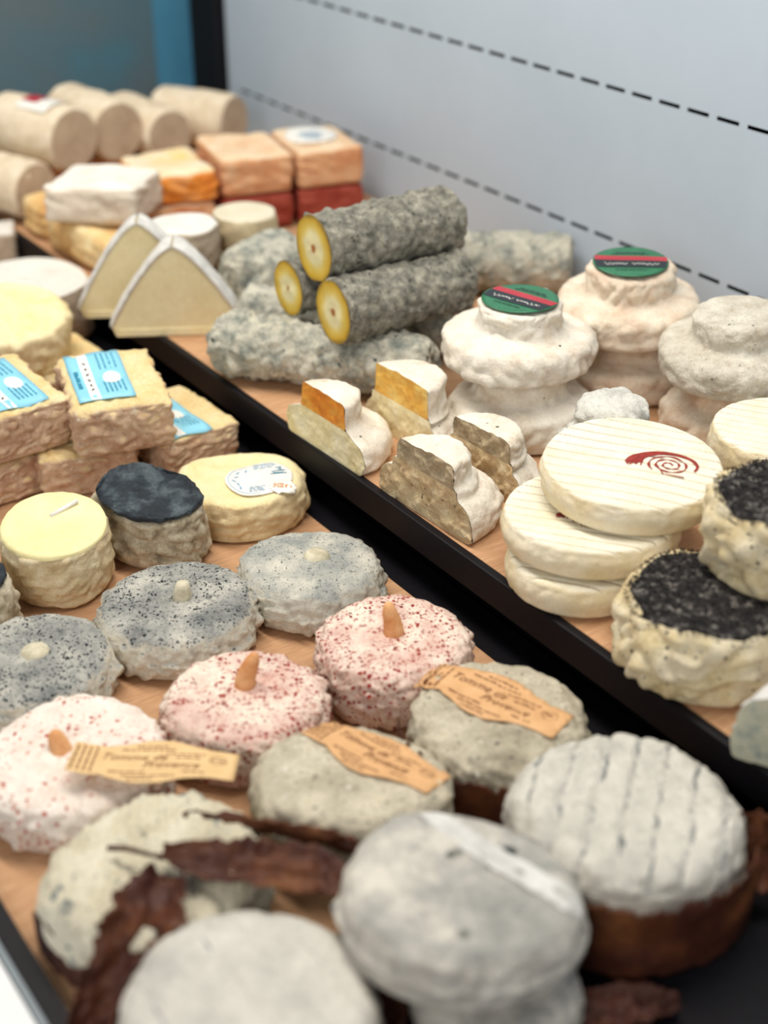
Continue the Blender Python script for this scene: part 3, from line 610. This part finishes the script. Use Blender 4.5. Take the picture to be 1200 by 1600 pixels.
# ------------------------------------------------------------------ upper tray: pointed wedge in two slices
def wedge(label, loc, rotz, W, Hh, T, seed):
    e = empty('cheese_wedge', label, 'cheese', loc, (0, 0, rotz), 'pointed wedge slices'); n = 22; side = []
    for k in range(n+1):
        u = k/n; side.append((W/2*(1-u)**.70, .010+(Hh-.010)*u))
    out = [(-W/2+.004, 0), (W/2-.004, 0)]+side+[(-x, z) for x, z in reversed(side[:-1])]
    def jit(p): return p+Vector((1, 0, 1))*(.0012*noise.noise(p*60+Vector((seed, 0, 0)))+.0008*noise.noise(p*160))
    N = len(out); v = []; f = []
    def prism(o2, y0, y1, ny):
        v = [jit(Vector((x, y0+(y1-y0)*k/ny, z))) for k in range(ny+1) for x, z in o2]; m = len(o2)
        f = [(k*m+i, k*m+(i+1) % m, (k+1)*m+(i+1) % m, (k+1)*m+i) for k in range(ny) for i in range(m)]
        return v, f+[tuple(reversed(range(m))), tuple(ny*m+i for i in range(m))]
    v, f = prism(out, 0, T, 8); mk('paste', v, f, 'cut_pale', e, False)
    # white crust over the two curved sides, one strip each, a little proud of the cut
    for sgn in (-1, 1):
        v = []; f = []
        ny = 10
        for i, (x, z) in enumerate(side):
            xa, za = side[max(0, i-1)]; xb, zb = side[min(n, i+1)]; t = Vector((xb-xa, 0, zb-za)).normalized(); nn = Vector((t.z, 0, -t.x))
            for k in range(ny+1):
                y = -.0012+(T+.0024)*k/ny; q = Vector((x, y, z))+nn*(.0022+.0012*noise.noise(Vector((x*90+seed, y*90, z*90)))); b = Vector((x, y, z))-nn*.0006
                v += [Vector((q.x*sgn, q.y, q.z)), Vector((b.x*sgn, b.y, b.z))]
        w2 = 2*(ny+1)
        for i in range(n):
            for k in range(ny):
                a = i*w2+2*k; f += [(a, a+2, a+2+w2, a+w2), (a+1, a+1+w2, a+3+w2, a+3)]
            a = i*w2; f += [(a, a+w2, a+w2+1, a+1)]; a = i*w2+2*ny; f += [(a, a+1, a+w2+1, a+w2)]
        mk('crust', v, f, 'white_crust', e)
    v, f = boxv(-W/2+.006, W/2-.006, -.0012, .001, .0008, .0075); mk('lower_crust', v, f, 'cut_cream', e, False)
    return e
wedge('front slice of the pointed cream wedge, nearest the mottled log', at(279, 524, ZV), RZ+D(4), .118, .083, .026, 1)
wedge('rear slice of the pointed cream wedge, behind and left of the front one', at(252, 505, ZV)+Vector((-.006, .022, 0)), RZ+D(4), .118, .090, .024, 2)
# ------------------------------------------------------------------ ash logs
def log(label, c, theta, L, r, mat, seed, end=None, tilt=0, group='ash logs', endr=.007, wob=.003, wr=.0018, step=.0021, name='log_cheese', bend=0):
    """a log lying along its local x, centred at c; end = material of the cut face at its near end"""
    e = empty(name, label, 'cheese', Vector(c)-Vector((0, 0, r)), (0, D(tilt), RZ+theta), group)
    pr = [(0, 0)]+resample([(r*.5, 0), (r-(endr if not end else .0015), 0)]+arc(r-(endr if not end else .0015), (endr if not end else .0015), (endr if not end else .0015), (endr if not end else .0015), -PI/2, 0, 4)+arc(r-endr, L-endr, endr, endr, 0, PI/2, 5)+[(r*.4, L), (0, L)], step)
    d = rough(seed, wob, 20, wr, 95, 1., .5)
    v, f, _ = lathe(pr, nseg(r, step), None)
    nv = []
    for p in v:
        rad = Vector((p.x, p.y, 0)); nrm = rad.normalized() if rad.length > r*.75 else Vector((0, 0, 1 if p.z > L/2 else -1))
        dd = d(p, 0); q = p+nrm*(dd if not (end and p.z < .001) else 0)
        nv.append(Vector((q.z-L/2, q.x, q.y+r+bend*math.cos((q.z/L-.5)*PI))))
    mk('rind', nv, f, mat, e)
    if end:
        t = NT('cut face '+label[:12]); o = t.sep(t.tc.outputs['Object']); rr = t.math('SQRT', t.math('ADD', t.math('POWER', o[1], 2.), t.math('POWER', t.math('SUBTRACT', o[2], r), 2.)))
        rr = t.math('ADD', t.math('DIVIDE', rr, r), t.math('MULTIPLY', t.math('SUBTRACT', t.noise(70, 3), .5), .35))
        t.b.inputs['Roughness'].default_value = .45
        mat_e = t.out(t.ramp(rr, [(.05, (168, 106, 50)), (.14, (232, 220, 172)), (.42, (238, 228, 178)), (.62, (226, 200, 104)), (.85, (212, 172, 52)), (1., (150, 120, 50))]))
        n = 40; v = [Vector((-L/2-.0012, 0, r))]; f = []
        for j in range(1, 9):
            for k in range(n):
                a = 2*PI*k/n; q = r*(.97*j/8)*(1+.05*noise.noise(Vector((math.cos(a)*2+seed, math.sin(a)*2, 0)))); v.append(Vector((-L/2-.0012+.0008*noise.noise(Vector((q*90, a, seed))), q*math.cos(a), r+q*math.sin(a)*1.02)))
        for k in range(n): f.append((0, 1+(k+1) % n, 1+k))
        for j in range(7):
            for k in range(n): a = 1+j*n; f.append((a+k, a+(k+1) % n, a+n+(k+1) % n, a+n+k))
        mk('cut_face', v, f, mat_e, e)
    return e
def logc(fx, fy, z, theta, L):           # centre of a log whose near end shows at a pixel
    a = RZ+theta; return at(fx, fy, z)+Vector((math.cos(a), math.sin(a), 0))*(L/2)
ra = .0262; th = D(34)
zb = ZV+.050+ra
log('upper ash log with a yellow cut end, topmost of its pile', logc(492, 388, zb+.043, th, .135), th, .135, ra+.001, 'log', 1, True)
log('lower ash log with a yellow cut end, nearest of the pile', logc(522, 487, zb, th, .128), th, .128, ra, 'log', 2, True)
log('ash log mostly hidden, its yellow cut end left of the pile', logc(452, 450, zb-.001, th, .120), th, .120, ra*.90, 'log', 3, True)
log('long mottled white and blue log in front by the tray rim', at(503, 556, ZV+.0265), D(-16), .190, .0268, 'log_white', 5, None, 0, 'mottled logs', .012, .004, .0024)
log('long grey log under the ash pile behind the mottled one', at(540, 516, ZV+.024)+HEAD*.022, D(-14), .195, .024, 'log_white', 7, None, 0, 'mottled logs', .012, .003, .002)
log('long grey log deep under the ash pile', at(600, 488, ZV+.024)+HEAD*.046, D(-14), .165, .024, 'log', 9, None, 0, 'mottled logs', .012, .003, .002)
log('thick pale grey log end rising behind the wedge', at(414, 425, ZV+.033), D(62), .075, .034, 'log_white', 11, None, 0, 'mottled logs', .014, .002, .0012)
log('pale grey log against the white board behind the ash pile', at(765, 408, ZV+.030), D(-6), .155, .0285, 'log_white', 13, None, 0, 'mottled logs', .008, .003, .0018)
# ------------------------------------------------------------------ hat shaped cheeses stacked two high
def hat(label, loc, R, H, r, h, mat, seed, lab=None, rot=(0, 0, 0), kmat=None, wr=.0018, group='hat cheeses', f=60, wob=.004, knob_dx=0):
    v, fc, _ = lathe(hat_prof(R, H, r, h), nseg(R), rough(seed, wob=wob, wr=wr, f=f, an=1.4, top=.45))
    if not lab: return tag(mk('hat_cheese', v, fc, mat, None, True, loc, rot), label, 'cheese', group)
    e = empty('hat_cheese', label, 'cheese', loc, rot, group); mk('rind', v, fc, mat, e); zt_ = max(p.z for p in v); hz = lambda x, y: zt_-.0009+.0006*math.sin(x*70)
    rl = r-.0042; ang = lab; m = m2(0, 0, ang)
    def chord(y0, y1, n=18):
        up = [(x, max(y0, min(y1, y))) for x, y in ((rl*math.cos(2*PI*k/60), rl*.94*math.sin(2*PI*k/60)) for k in range(60))]
        o = []; 
        for q in up:
            if not o or (Vector(q)-Vector(o[-1])).length > 1e-5: o.append(q)
        return [tuple((m @ Vector((x, y, 0)))[:2]) for x, y in o]
    vv, ff = sheet(chord(-1, 1), hz, .0012, 14); L = thick(mk('label', vv, ff, 'lab_green', e), .0005)
    vv, ff = sheet([tuple((m @ Vector(q))[:2]) for q in ((-rl*.95, .002, 0), (rl*.95, .001, 0), (rl*.97, .009, 0), (-rl*.93, .010, 0))], hz, .0018, 10); mk('red_band', vv, ff, 'lab_red', L)
    vv, ff = sheet([tuple((m @ Vector(q))[:2]) for q in ((-rl*.90, -.012, 0), (rl*.90, -.012, 0), (rl*.96, .001, 0), (-rl*.96, .002, 0))], hz, .0018, 10); mk('black_band', vv, ff, 'lab_black', L)
    ink = Ink(); vv = []; ff = []; N = 130                    # a handwritten line, too small to read
    for k in range(N+1):
        t = k/N; x = -rl*.72+rl*1.44*t; y = -.0055+.0021*math.sin(t*62)*(.6+.4*math.sin(t*17))+.0008*math.sin(t*140); x += .0009*math.cos(t*62); vv += [(x, y-.00045), (x, y+.00045)]
        if k < N and not .46 < t < .50 and not .60 < t < .63: ff.append((2*k, 2*k+2, 2*k+3, 2*k+1))
    ink.add(vv, ff, m); ink.make('lettering', 'lab_white', L, hz, .0022)
    ink = Ink(); rnd = random.Random(seed); ink.words(-rl*.5, rl*.5, .0135, .0011, m, rnd); ink.words(-rl*.4, rl*.4, .0165, .0011, m, rnd); ink.words(-rl*.4, rl*.4, -.0165, .0011, m, rnd); ink.make('lettering', 'lab_black', L, hz, .0019)['kind'] = 'stuff'
    return e
HR, HH = .0605, .028
def on(px, py, zc, z): q = at(px, py, zc); q.z = z; return q
ZH = ZV+.0515
hat('lower white cheese of the front hat stack, collar creased', on(812, 640, ZV+.014, ZV), HR*.95, .031, .036, .0205, 'hat', 1, None, (0, 0, RZ), wr=.0022, f=42)
hat('white hat cheese with a slanted green, red and black label, on the front stack', on(809, 535, ZH+.014, ZH), HR, HH, .0345, .021, 'hat', 2, D(-42), (0, 0, RZ))
hat('lower white cheese of the rear hat stack beside the white board', on(975, 572, ZV+.014, ZV), HR*.93, .031, .037, .0205, 'hatpink', 3, None, (0, 0, RZ), wr=.0022, f=42)
hat('white hat cheese with a level green, red and black label, by the white board', on(977, 484, ZH+.014, ZH+.002), HR*.97, .030, .0345, .021, 'hatpink', 4, D(-6), (D(4), 0, RZ))
hat('lower pale cheese of the right hat stack behind the spiral cheese', on(1140, 650, ZV+.014, ZV), HR*.90, .031, .038, .0205, 'hatpink', 5, None, (0, 0, RZ), wr=.002, f=42)
hat('greyish wrinkled hat cheese without a label at the right edge', on(1152, 556, ZH+.014, ZH+.002), HR*.99, .029, .036, .020, 'hatgrey', 6, None, (D(2), D(-3), RZ), wr=.0012, f=80, wob=.004)
# ------------------------------------------------------------------ halved hat cheeses along the tray rim
def half_hat(label, loc, rotz, R, H, r, h, mat, seed, cut, kcut, wr=.0012, kdx=0, f=60, cutr=.0006, rt=.013, slope=.004):
    e = empty('half_cheese', label, 'cheese', loc, (0, 0, rotz), 'halved hat cheeses')
    pr = hat_prof(R, H, r, h, .0017, rt, .004, slope); n = max(30, int(PI*R/.0018))
    v, fc, idx = lathe(pr, n, rough(seed, wob=.003, wr=wr, f=f, top=.5), 1., 0, PI)
    mk('rind', v, fc, mat, e)
    poly = [v[q[-1]] for q in idx]+[v[q[0]] for q in reversed(idx)]
    xs = [p.x for p in poly]; x0, x1 = min(xs)+.0004, max(xs)-.0004
    def span(x):
        zz = [A.z+(B.z-A.z)*(x-A.x)/(B.x-A.x) for A, B in zip(poly, poly[1:]) if min(A.x, B.x) <= x <= max(A.x, B.x) and abs(B.x-A.x) > 1e-9]
        return (min(zz), max(zz)) if zz else (0, 0)
    Hs = H+.001
    def cols(name, lo, hi, m, keep):
        vv = []; ff = []; nx, nz = 90, 24; ok = []
        for k in range(nx+1):
            x = x0+(x1-x0)*k/nx; a, b = span(x); a, b = lo(a, b), hi(a, b); ok.append(keep(a, b))
            for jz in range(nz+1):
                t = jz/nz; z = a+(b-a)*t; edge = min(1, t*6, (1-t)*6)
                vv.append(Vector((x, -.0004-edge*cutr*(2*noise.noise(Vector((x*90+seed, z*90, 0)))+noise.noise(Vector((x*260+seed, z*260, 0)))), z)))
        for k in range(nx):
            if ok[k] and ok[k+1]:
                for jz in range(nz): q = k*(nz+1)+jz; ff.append((q, q+nz+1, q+nz+2, q+1))
        mk(name, vv, ff, m, e)
    cols('cut_face', lambda a, b: max(0, a), lambda a, b: min(b, Hs)+.0002, cut, lambda a, b: b-a > .0005)
    cols('knob_cut_face', lambda a, b: Hs, lambda a, b: max(b, Hs)+.0004, kcut, lambda a, b: b-a > .0012); return e
RB = D(-90)
pm = (at(445, 686, ZV)+at(560, 759, ZV))/2
half_hat('half cheese with an orange cut top at the tray rim', pm+Vector((.010, .010, 0)), RB+D(2), .052, .029, .028, .021, 'hat', 1, 'cut_cream', 'cut_orange')
half_hat('half cheese with a golden cut top, behind the orange one', at(636, 686, ZV)-Vector((.006, 0, 0)), RB+D(2), .046, .030, .034, .026, 'hat', 2, 'cut_cream', 'cut_gold')
pm = (at(592, 778, ZV)+at(728, 872, ZV))/2
half_hat('half cheese with a dry brown cut face, nearest the black gap', pm+Vector((.010, .010, 0)), RB+D(3), .053, .034, .030, .018, 'hat', 3, 'cut_brown', 'cut_grey', .0014, f=75, cutr=.0014, rt=.018, slope=.006)
half_hat('half cheese with a grey cut top, behind the dry brown one', at(752, 757, ZV)-Vector((.003, 0, 0)), RB+D(3), .046, .030, .030, .016, 'hat', 4, 'cut_brown', 'cut_grey', .0014, f=75, cutr=.0014, rt=.018, slope=.006)
# ------------------------------------------------------------------ ivory discs with grooves and a printed red spiral
def ivory(label, loc, R, H, seed, rot, ga=D(70), mark=None, pitch=.0098, parts=True):
    st = .0011
    ex = creases(ga, pitch, .0013, .0009)
    v, f, _ = lathe(disc_prof(R, H, .004, .006, .0015, 0, st), nseg(R, .0014), rough(seed, wob=.0025, wf=14, wr=.0004, f=70, top=.25, extra=ex))
    e = empty('spiral_cheese', label, 'cheese', loc, rot, 'ivory discs with a printed spiral'); mk('rind', v, f, 'disc', e)
    if mark:
        dr = Drape(v, f); hz = lambda x, y: dr.z(x, y, .002); mx, my, s, a = mark; m = m2(mx, my, a) @ Matrix.Scale(s, 4); ink = Ink(); vv = []; ff = []
        N = 110                                              # spiral line
        for k in range(N+1):
            q = k/N*2*PI*2.6; rr = .0016+.0105*(k/N); wd = .0006+.0003*math.sin(k*.9)
            for sg in (-1, 1): vv.append((math.cos(q)*(rr+sg*wd)*1.12+.004, math.sin(q)*(rr+sg*wd)))
            if k < N: b = 2*k; ff.append((b, b+2, b+3, b+1))
        ink.add(vv, ff, m)
        vv = []; ff = []                                     # broad brushed arc over the top, opening to the left
        for k in range(61):
            q = D(-25)+D(200)*k/60; t = k/60; wd = .0007+.0042*t**1.6; rr = .0155+.0025*t
            for sg in (-1, 1): vv.append((math.cos(q)*(rr+sg*wd)*1.2+.003, math.sin(q)*(rr+sg*wd)*.80+.001))
            if k < 60: b = 2*k; ff.append((b, b+2, b+3, b+1))
        ink.add(vv, ff, m); rnd = random.Random(2)
        for k in range(22):                                  # bristle ends of the brush stroke
            u = k/21; x = -(.0135+.0088*u)*1.2+.003; L = rnd.uniform(.0012, .0050); ink.bar(0, L, 0, .0007, m @ m2(x, .0022, D(-105)+.25*math.sin(k)), 2)
        for (xa, ya, an_, L) in ((-.004, -.001, -70, .012), (.001, -.011, -8, .012)): ink.bar(0, L, 0, .0009, m @ m2(xa, ya, D(an_)), 5)
        ink.make('printed_spiral', 'red_print', e, hz, .0004)
    return e
z1 = ZV+.024; z2 = z1+.0225
pb = on(905, 885, ZV+.012, ZV)
ivory('lowest disc of the spiral stack, mostly hidden, touching the kraft paper', pb, .046, .023, 3, (0, 0, RZ), D(70))
pm_, Rm = topfit(786, 1062, 728, z1, .022)
ivory('middle ivory disc of the spiral stack, a trace of red print showing', pm_, Rm, .022, 5, (D(-2), D(0), RZ), D(70), (-.006, -.015, .8, D(-20)))
pt_, Rt = topfit(843, 1128, 656, z2+.002, .022)
SP = ivory('top ivory disc printed with a dark red spiral', pt_, Rt, .022, 7, (D(3), D(1), RZ), D(70), (.019, -.006, 1.0, D(-8)))
SP.location.z += .002
pr_, Rr_ = topfit(1116, 1345, 668, ZV, .030)
ivory('lower ivory disc at the right edge behind the herb cheeses', pr_, Rr_, .030, 9, (0, 0, RZ), D(70), (-.040, -.010, .8, D(30)))
pr_, Rr_ = topfit(1115, 1350, 612, ZV+.031, .034)
ivory('upper ivory disc with yellow rim at the right edge', pr_, Rr_, .033, 11, (0, 0, RZ), D(70), None, .0098)
ph = on(960, 668, ZV+.060, ZV)+HEAD*.012
v, f, _ = lathe(hat_prof(.040, .052, .026, .024, .002, .014, .012), nseg(.044), rough(15, wob=.004, wr=.0015, f=95, top=.9)); tag(mk('knobbed_cheese', v, f, 'lump', None, True, ph, (0, 0, RZ)), 'furry white knobbed cheese peeping over the spiral disc', 'cheese')
# ------------------------------------------------------------------ herb crusted cheeses
def herb(label, loc, R, H, seed, rot):
    e = empty('herb_cheese', label, 'cheese', loc, rot, 'herb crusted cheeses')
    v, f, _ = lathe(disc_prof(R, H, .008, .008, .002, 0, .0019), nseg(R), rough(seed, wob=.006, wf=26, wr=.0034, f=56, an=1.1, top=.4)); mk('rind', v, f, 'herb_side', e)
    dr = Drape(v, f); n = 44; vv = []; ff = []; nr = 16
    for j in range(nr+1):
        for k in range(n*2):
            a = PI*k/n; q = (R-.005+.003*noise.noise(Vector((math.cos(a)*3, math.sin(a)*3, seed))))*j/nr; x, y = q*math.cos(a), q*math.sin(a)
            vv.append(Vector((x, y, dr.z(x, y, .002)+(.0012+.0014*noise.noise(Vector((x*280, y*280, seed))) if j < nr else -.0015))))
    for j in range(nr):
        for k in range(n*2): a = j*n*2; k2 = (k+1) % (n*2); ff.append((a+k, a+n*2+k, a+n*2+k2, a+k2))
    mk('herb_crust', vv, ff, 'herb', e)
    rnd = random.Random(seed); fv = []; ft = []
    def flake(p, s):
        d = Vector((rnd.uniform(-1, 1), rnd.uniform(-1, 1), rnd.uniform(-.2, .9))).normalized(); u = d.orthogonal().normalized(); w_ = d.cross(u); b = len(fv); k = s*.33
        fv.extend([p+u*k, p-u*k*.5+w_*k*.8, p-u*k*.5-w_*k*.8, p+d*s]); ft.extend([(b, b+1, b+3), (b+1, b+2, b+3), (b+2, b, b+3), (b, b+2, b+1)])
    for k in range(2600):
        q = (R-.003)*math.sqrt(rnd.random()); a = rnd.random()*2*PI; x, y = q*math.cos(a), q*math.sin(a); flake(Vector((x, y, dr.z(x, y, .002)+.0012)), rnd.uniform(.001, .0024))
    for k in range(150):
        a = rnd.random()*2*PI; z = H*(1-.8*rnd.random()**1.6); h = dr.b.ray_cast(Vector((math.cos(a), math.sin(a), z)), Vector((-math.cos(a), -math.sin(a), 0)))
        if h[0]: flake(h[0], rnd.uniform(.001, .0022))
    o = mk('herb_flakes', fv, ft, 'flake', e, False); o['kind'] = 'stuff'; return e
p, R = topfit(972, 1252, 850, ZV, .047)
herb('cheese crusted with black herbs on top, standing on the tray by its rim', p, R, .047, 1, (0, 0, RZ))
p2, R2 = topfit(1107, 1372, 708, ZV+.047, .048)
herb('second black herb-crusted cheese, stacked at the right edge', p2, R2, .048, 2, (0, 0, RZ))
# blue veined half at the right edge
def half_disc(label, loc, rotz, R, H, seed):
    e = empty('blue_cheese', label, 'cheese', loc, (0, 0, rotz)); pr = disc_prof(R, H, .022, .006, .001, .006, .002)
    v, f, idx = lathe(pr, 70, rough(seed, wob=.003, wr=.001), 1., 0, PI); mk('rind', v, f, 'white_crust', e); vv = []; ff = []; nx = 30
    rows = [(v[q[-1]], v[q[0]]) for q in idx]
    for a, b in rows:
        for k in range(nx+1): q = a.lerp(b, k/nx); vv.append(Vector((q.x, -.0005-.0006*noise.noise(q*120), q.z)))
    for i in range(len(rows)-1):
        for k in range(nx): q = i*(nx+1)+k; ff.append((q, q+1, q+nx+2, q+nx+1))
    mk('cut_face', vv, ff, 'blue_cut', e); return e
M['blue_cut'] = rind('blue veined paste', [(.3, (120, 140, 140)), (.42, (196, 196, 176)), (.62, (216, 210, 184))], 40, None, None, [((60, 84, 96), 70, .66, None, 'all')], (260, .5), .5)
half_disc('cut blue-veined cheese at the right edge of the upper tray rim', at(1275, 1232, ZV)+Vector((.008, -.004, 0)), RB+D(28), .056, .046, 4)
# ------------------------------------------------------------------ far end of the upper tray
def farlog(label, px, py, z, theta, L, r, lab=False):
    e = log(label, at(px, py, z), theta, L, r, 'log_cream', px*.01+py, None, 0, 'cream logs at the far end', .006, .002, .0008, .004)
    n = 30; v = [(-L/2-.0014, 0, r)]+[(-L/2-.0014, r*.9*math.cos(2*PI*k/n), r+r*.9*math.sin(2*PI*k/n)) for k in range(n)]; mk('end_face', v, [(0, 1+(k+1) % n, 1+k) for k in range(n)], 'log_end', e)
    if lab:
        v = []; f = []
        for i in range(13):
            for k in range(13):
                x = -L*.12+.05*(i/12-.5); a = D(90)+D(70)*(k/12-.5); v.append((x, (r+.0016)*math.cos(a), r+(r+.0016)*math.sin(a)))
        for i in range(12):
            for k in range(12): q = i*13+k; f.append((q, q+13, q+14, q+1))
        L_ = mk('label', v, f, 'lab_white', e)
        v2 = [(x, y*1.012, r+(z-r)*1.012) for x, y, z in v]; mk('red_print', [v2[i] for i in range(len(v2))], [q for k, q in enumerate(f) if 3 <= k % 12 < 9 and k >= 72], 'lab_red', L_)
    return e
zt = ZV+.030
tl = D(150)-RZ*0-D(0)
FL = D(112)                                                     # near ends turned to the viewer's right
def flc(px, py, z, L): return px, py
zf2 = ZV+.088
for k, (lab, px, py, z, th_, L, r, lb) in enumerate((
    ('cream log with a red and white label at the far left', 62, 205, .128, D(-38), .115, .036, True),
    ('cream log second from left at the far end', 145, 190, .122, D(-50), .115, .035, False),
    ('cream log third from left at the far end, partly hidden', 226, 197, .110, D(-50), .110, .031, False),
    ('cream log beside the black post at the far end', 308, 184, .105, D(-26), .105, .034, False),
    ('cream log at the left edge below the labelled one', 2, 285, ZV+.034, D(-35), .11, .032, False))):
    a = RZ+th_+PI; e = farlog(lab, px, py, z, th_+PI, L, r, lb)
for k, (px, py, sx, sy, sz) in enumerate(((100, 215, .30, .16, .036),)): pass
def farblock(name, label, p, rotz, sx, sy, sz, mat, seed, r=.006, tilt=(0, 0), group=None): 
    v, f = block(sx, sy, sz, r, 16, rough(seed, wob=.004, wf=20, wr=.0016, f=50, top=.5)); return tag(mk(name, v, f, mat, None, True, p, (D(tilt[0]), D(tilt[1]), rotz)), label, 'cheese', group)
def base(px, py, zc, z): q = at(px, py, zc); q.z = z; return q
# stacks under the far logs
for k, (px, py, zc) in enumerate(((70, 240, .07), (165, 225, .068), (262, 215, .062), (340, 205, .062))):
    h = (.128, .122, .110, .105)[k]-(.036, .035, .031, .034)[k]-ZV
    q = base((62, 145, 226, 308)[k], (205, 190, 197, 184)[k], (.128, .122, .110, .105)[k], ZV)+HEAD*(.025 if k == 0 else .006)
    farblock('square_cheese', ('square cheese under the labelled far log', 'square cheese under the second far log', 'square cheese under the third far log', 'square cheese under the far log by the post')[k], q, D(5), .052, .06, h-.001, 'orange_rind', 70+k, .005)
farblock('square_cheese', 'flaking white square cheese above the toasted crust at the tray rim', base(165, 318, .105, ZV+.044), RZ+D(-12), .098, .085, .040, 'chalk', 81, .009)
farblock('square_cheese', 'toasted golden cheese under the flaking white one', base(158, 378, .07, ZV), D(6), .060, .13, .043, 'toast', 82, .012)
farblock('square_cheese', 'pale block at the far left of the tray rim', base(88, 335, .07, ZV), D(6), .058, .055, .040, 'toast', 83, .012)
q0 = base(262, 286, .10, ZV); RS = RZ+D(22); US = Vector((math.cos(RS), math.sin(RS), 0)); q1 = q0+US*.087; q2 = q1+US*.083; UZ = Vector((0, 0, .040))
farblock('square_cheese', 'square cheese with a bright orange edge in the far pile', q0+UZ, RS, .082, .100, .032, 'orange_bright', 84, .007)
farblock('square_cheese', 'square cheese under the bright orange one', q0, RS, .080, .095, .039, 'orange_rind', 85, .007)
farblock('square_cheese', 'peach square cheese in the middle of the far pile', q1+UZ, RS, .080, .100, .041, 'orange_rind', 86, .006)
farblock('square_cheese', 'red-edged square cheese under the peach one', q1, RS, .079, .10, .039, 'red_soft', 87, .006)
e = empty('square_cheese', 'peach square cheese with a white oval label by the white board', 'cheese', q2+UZ, (0, 0, RS))
v, f = block(.076, .10, .041, .006, 16, rough(88, wob=.003, wr=.001, f=50)); mk('rind', v, f, 'orange_rind', e); dr = Drape(v, f); h8 = lambda x, y: dr.z(x, y, .006)
v, f = sheet([(-.003+.029*math.cos(2*PI*k/30), .010+.031*math.sin(2*PI*k/30)) for k in range(30)], h8, .0015, 8); L = thick(mk('label', v, f, 'lab_white', e)); ink = Ink(); rnd = random.Random(8)
for k in range(6): ink.words(-.018+.003*abs(k-3), .012-.003*abs(k-3), -.006+.005*k, .0022, I, rnd)
ink.make('lettering', 'ink_blue', L, h8, .0022)
farblock('square_cheese', 'red square cheese at the bottom of the far pile by the board', q2, RS, .078, .10, .039, 'red_soft', 89, .006)
def small(label, px, y0, w_, zb_, H, mat, seed):
    p, R = topfit(px-w_/2, px+w_/2, y0, zb_, H); return cheese('small_cheese', label, p, R, H, mat, seed, (0, 0, RZ), .004, .008, .001, wob=.003, wr=.001, f=50, top=.3, step=.003, group='small drum cheeses')
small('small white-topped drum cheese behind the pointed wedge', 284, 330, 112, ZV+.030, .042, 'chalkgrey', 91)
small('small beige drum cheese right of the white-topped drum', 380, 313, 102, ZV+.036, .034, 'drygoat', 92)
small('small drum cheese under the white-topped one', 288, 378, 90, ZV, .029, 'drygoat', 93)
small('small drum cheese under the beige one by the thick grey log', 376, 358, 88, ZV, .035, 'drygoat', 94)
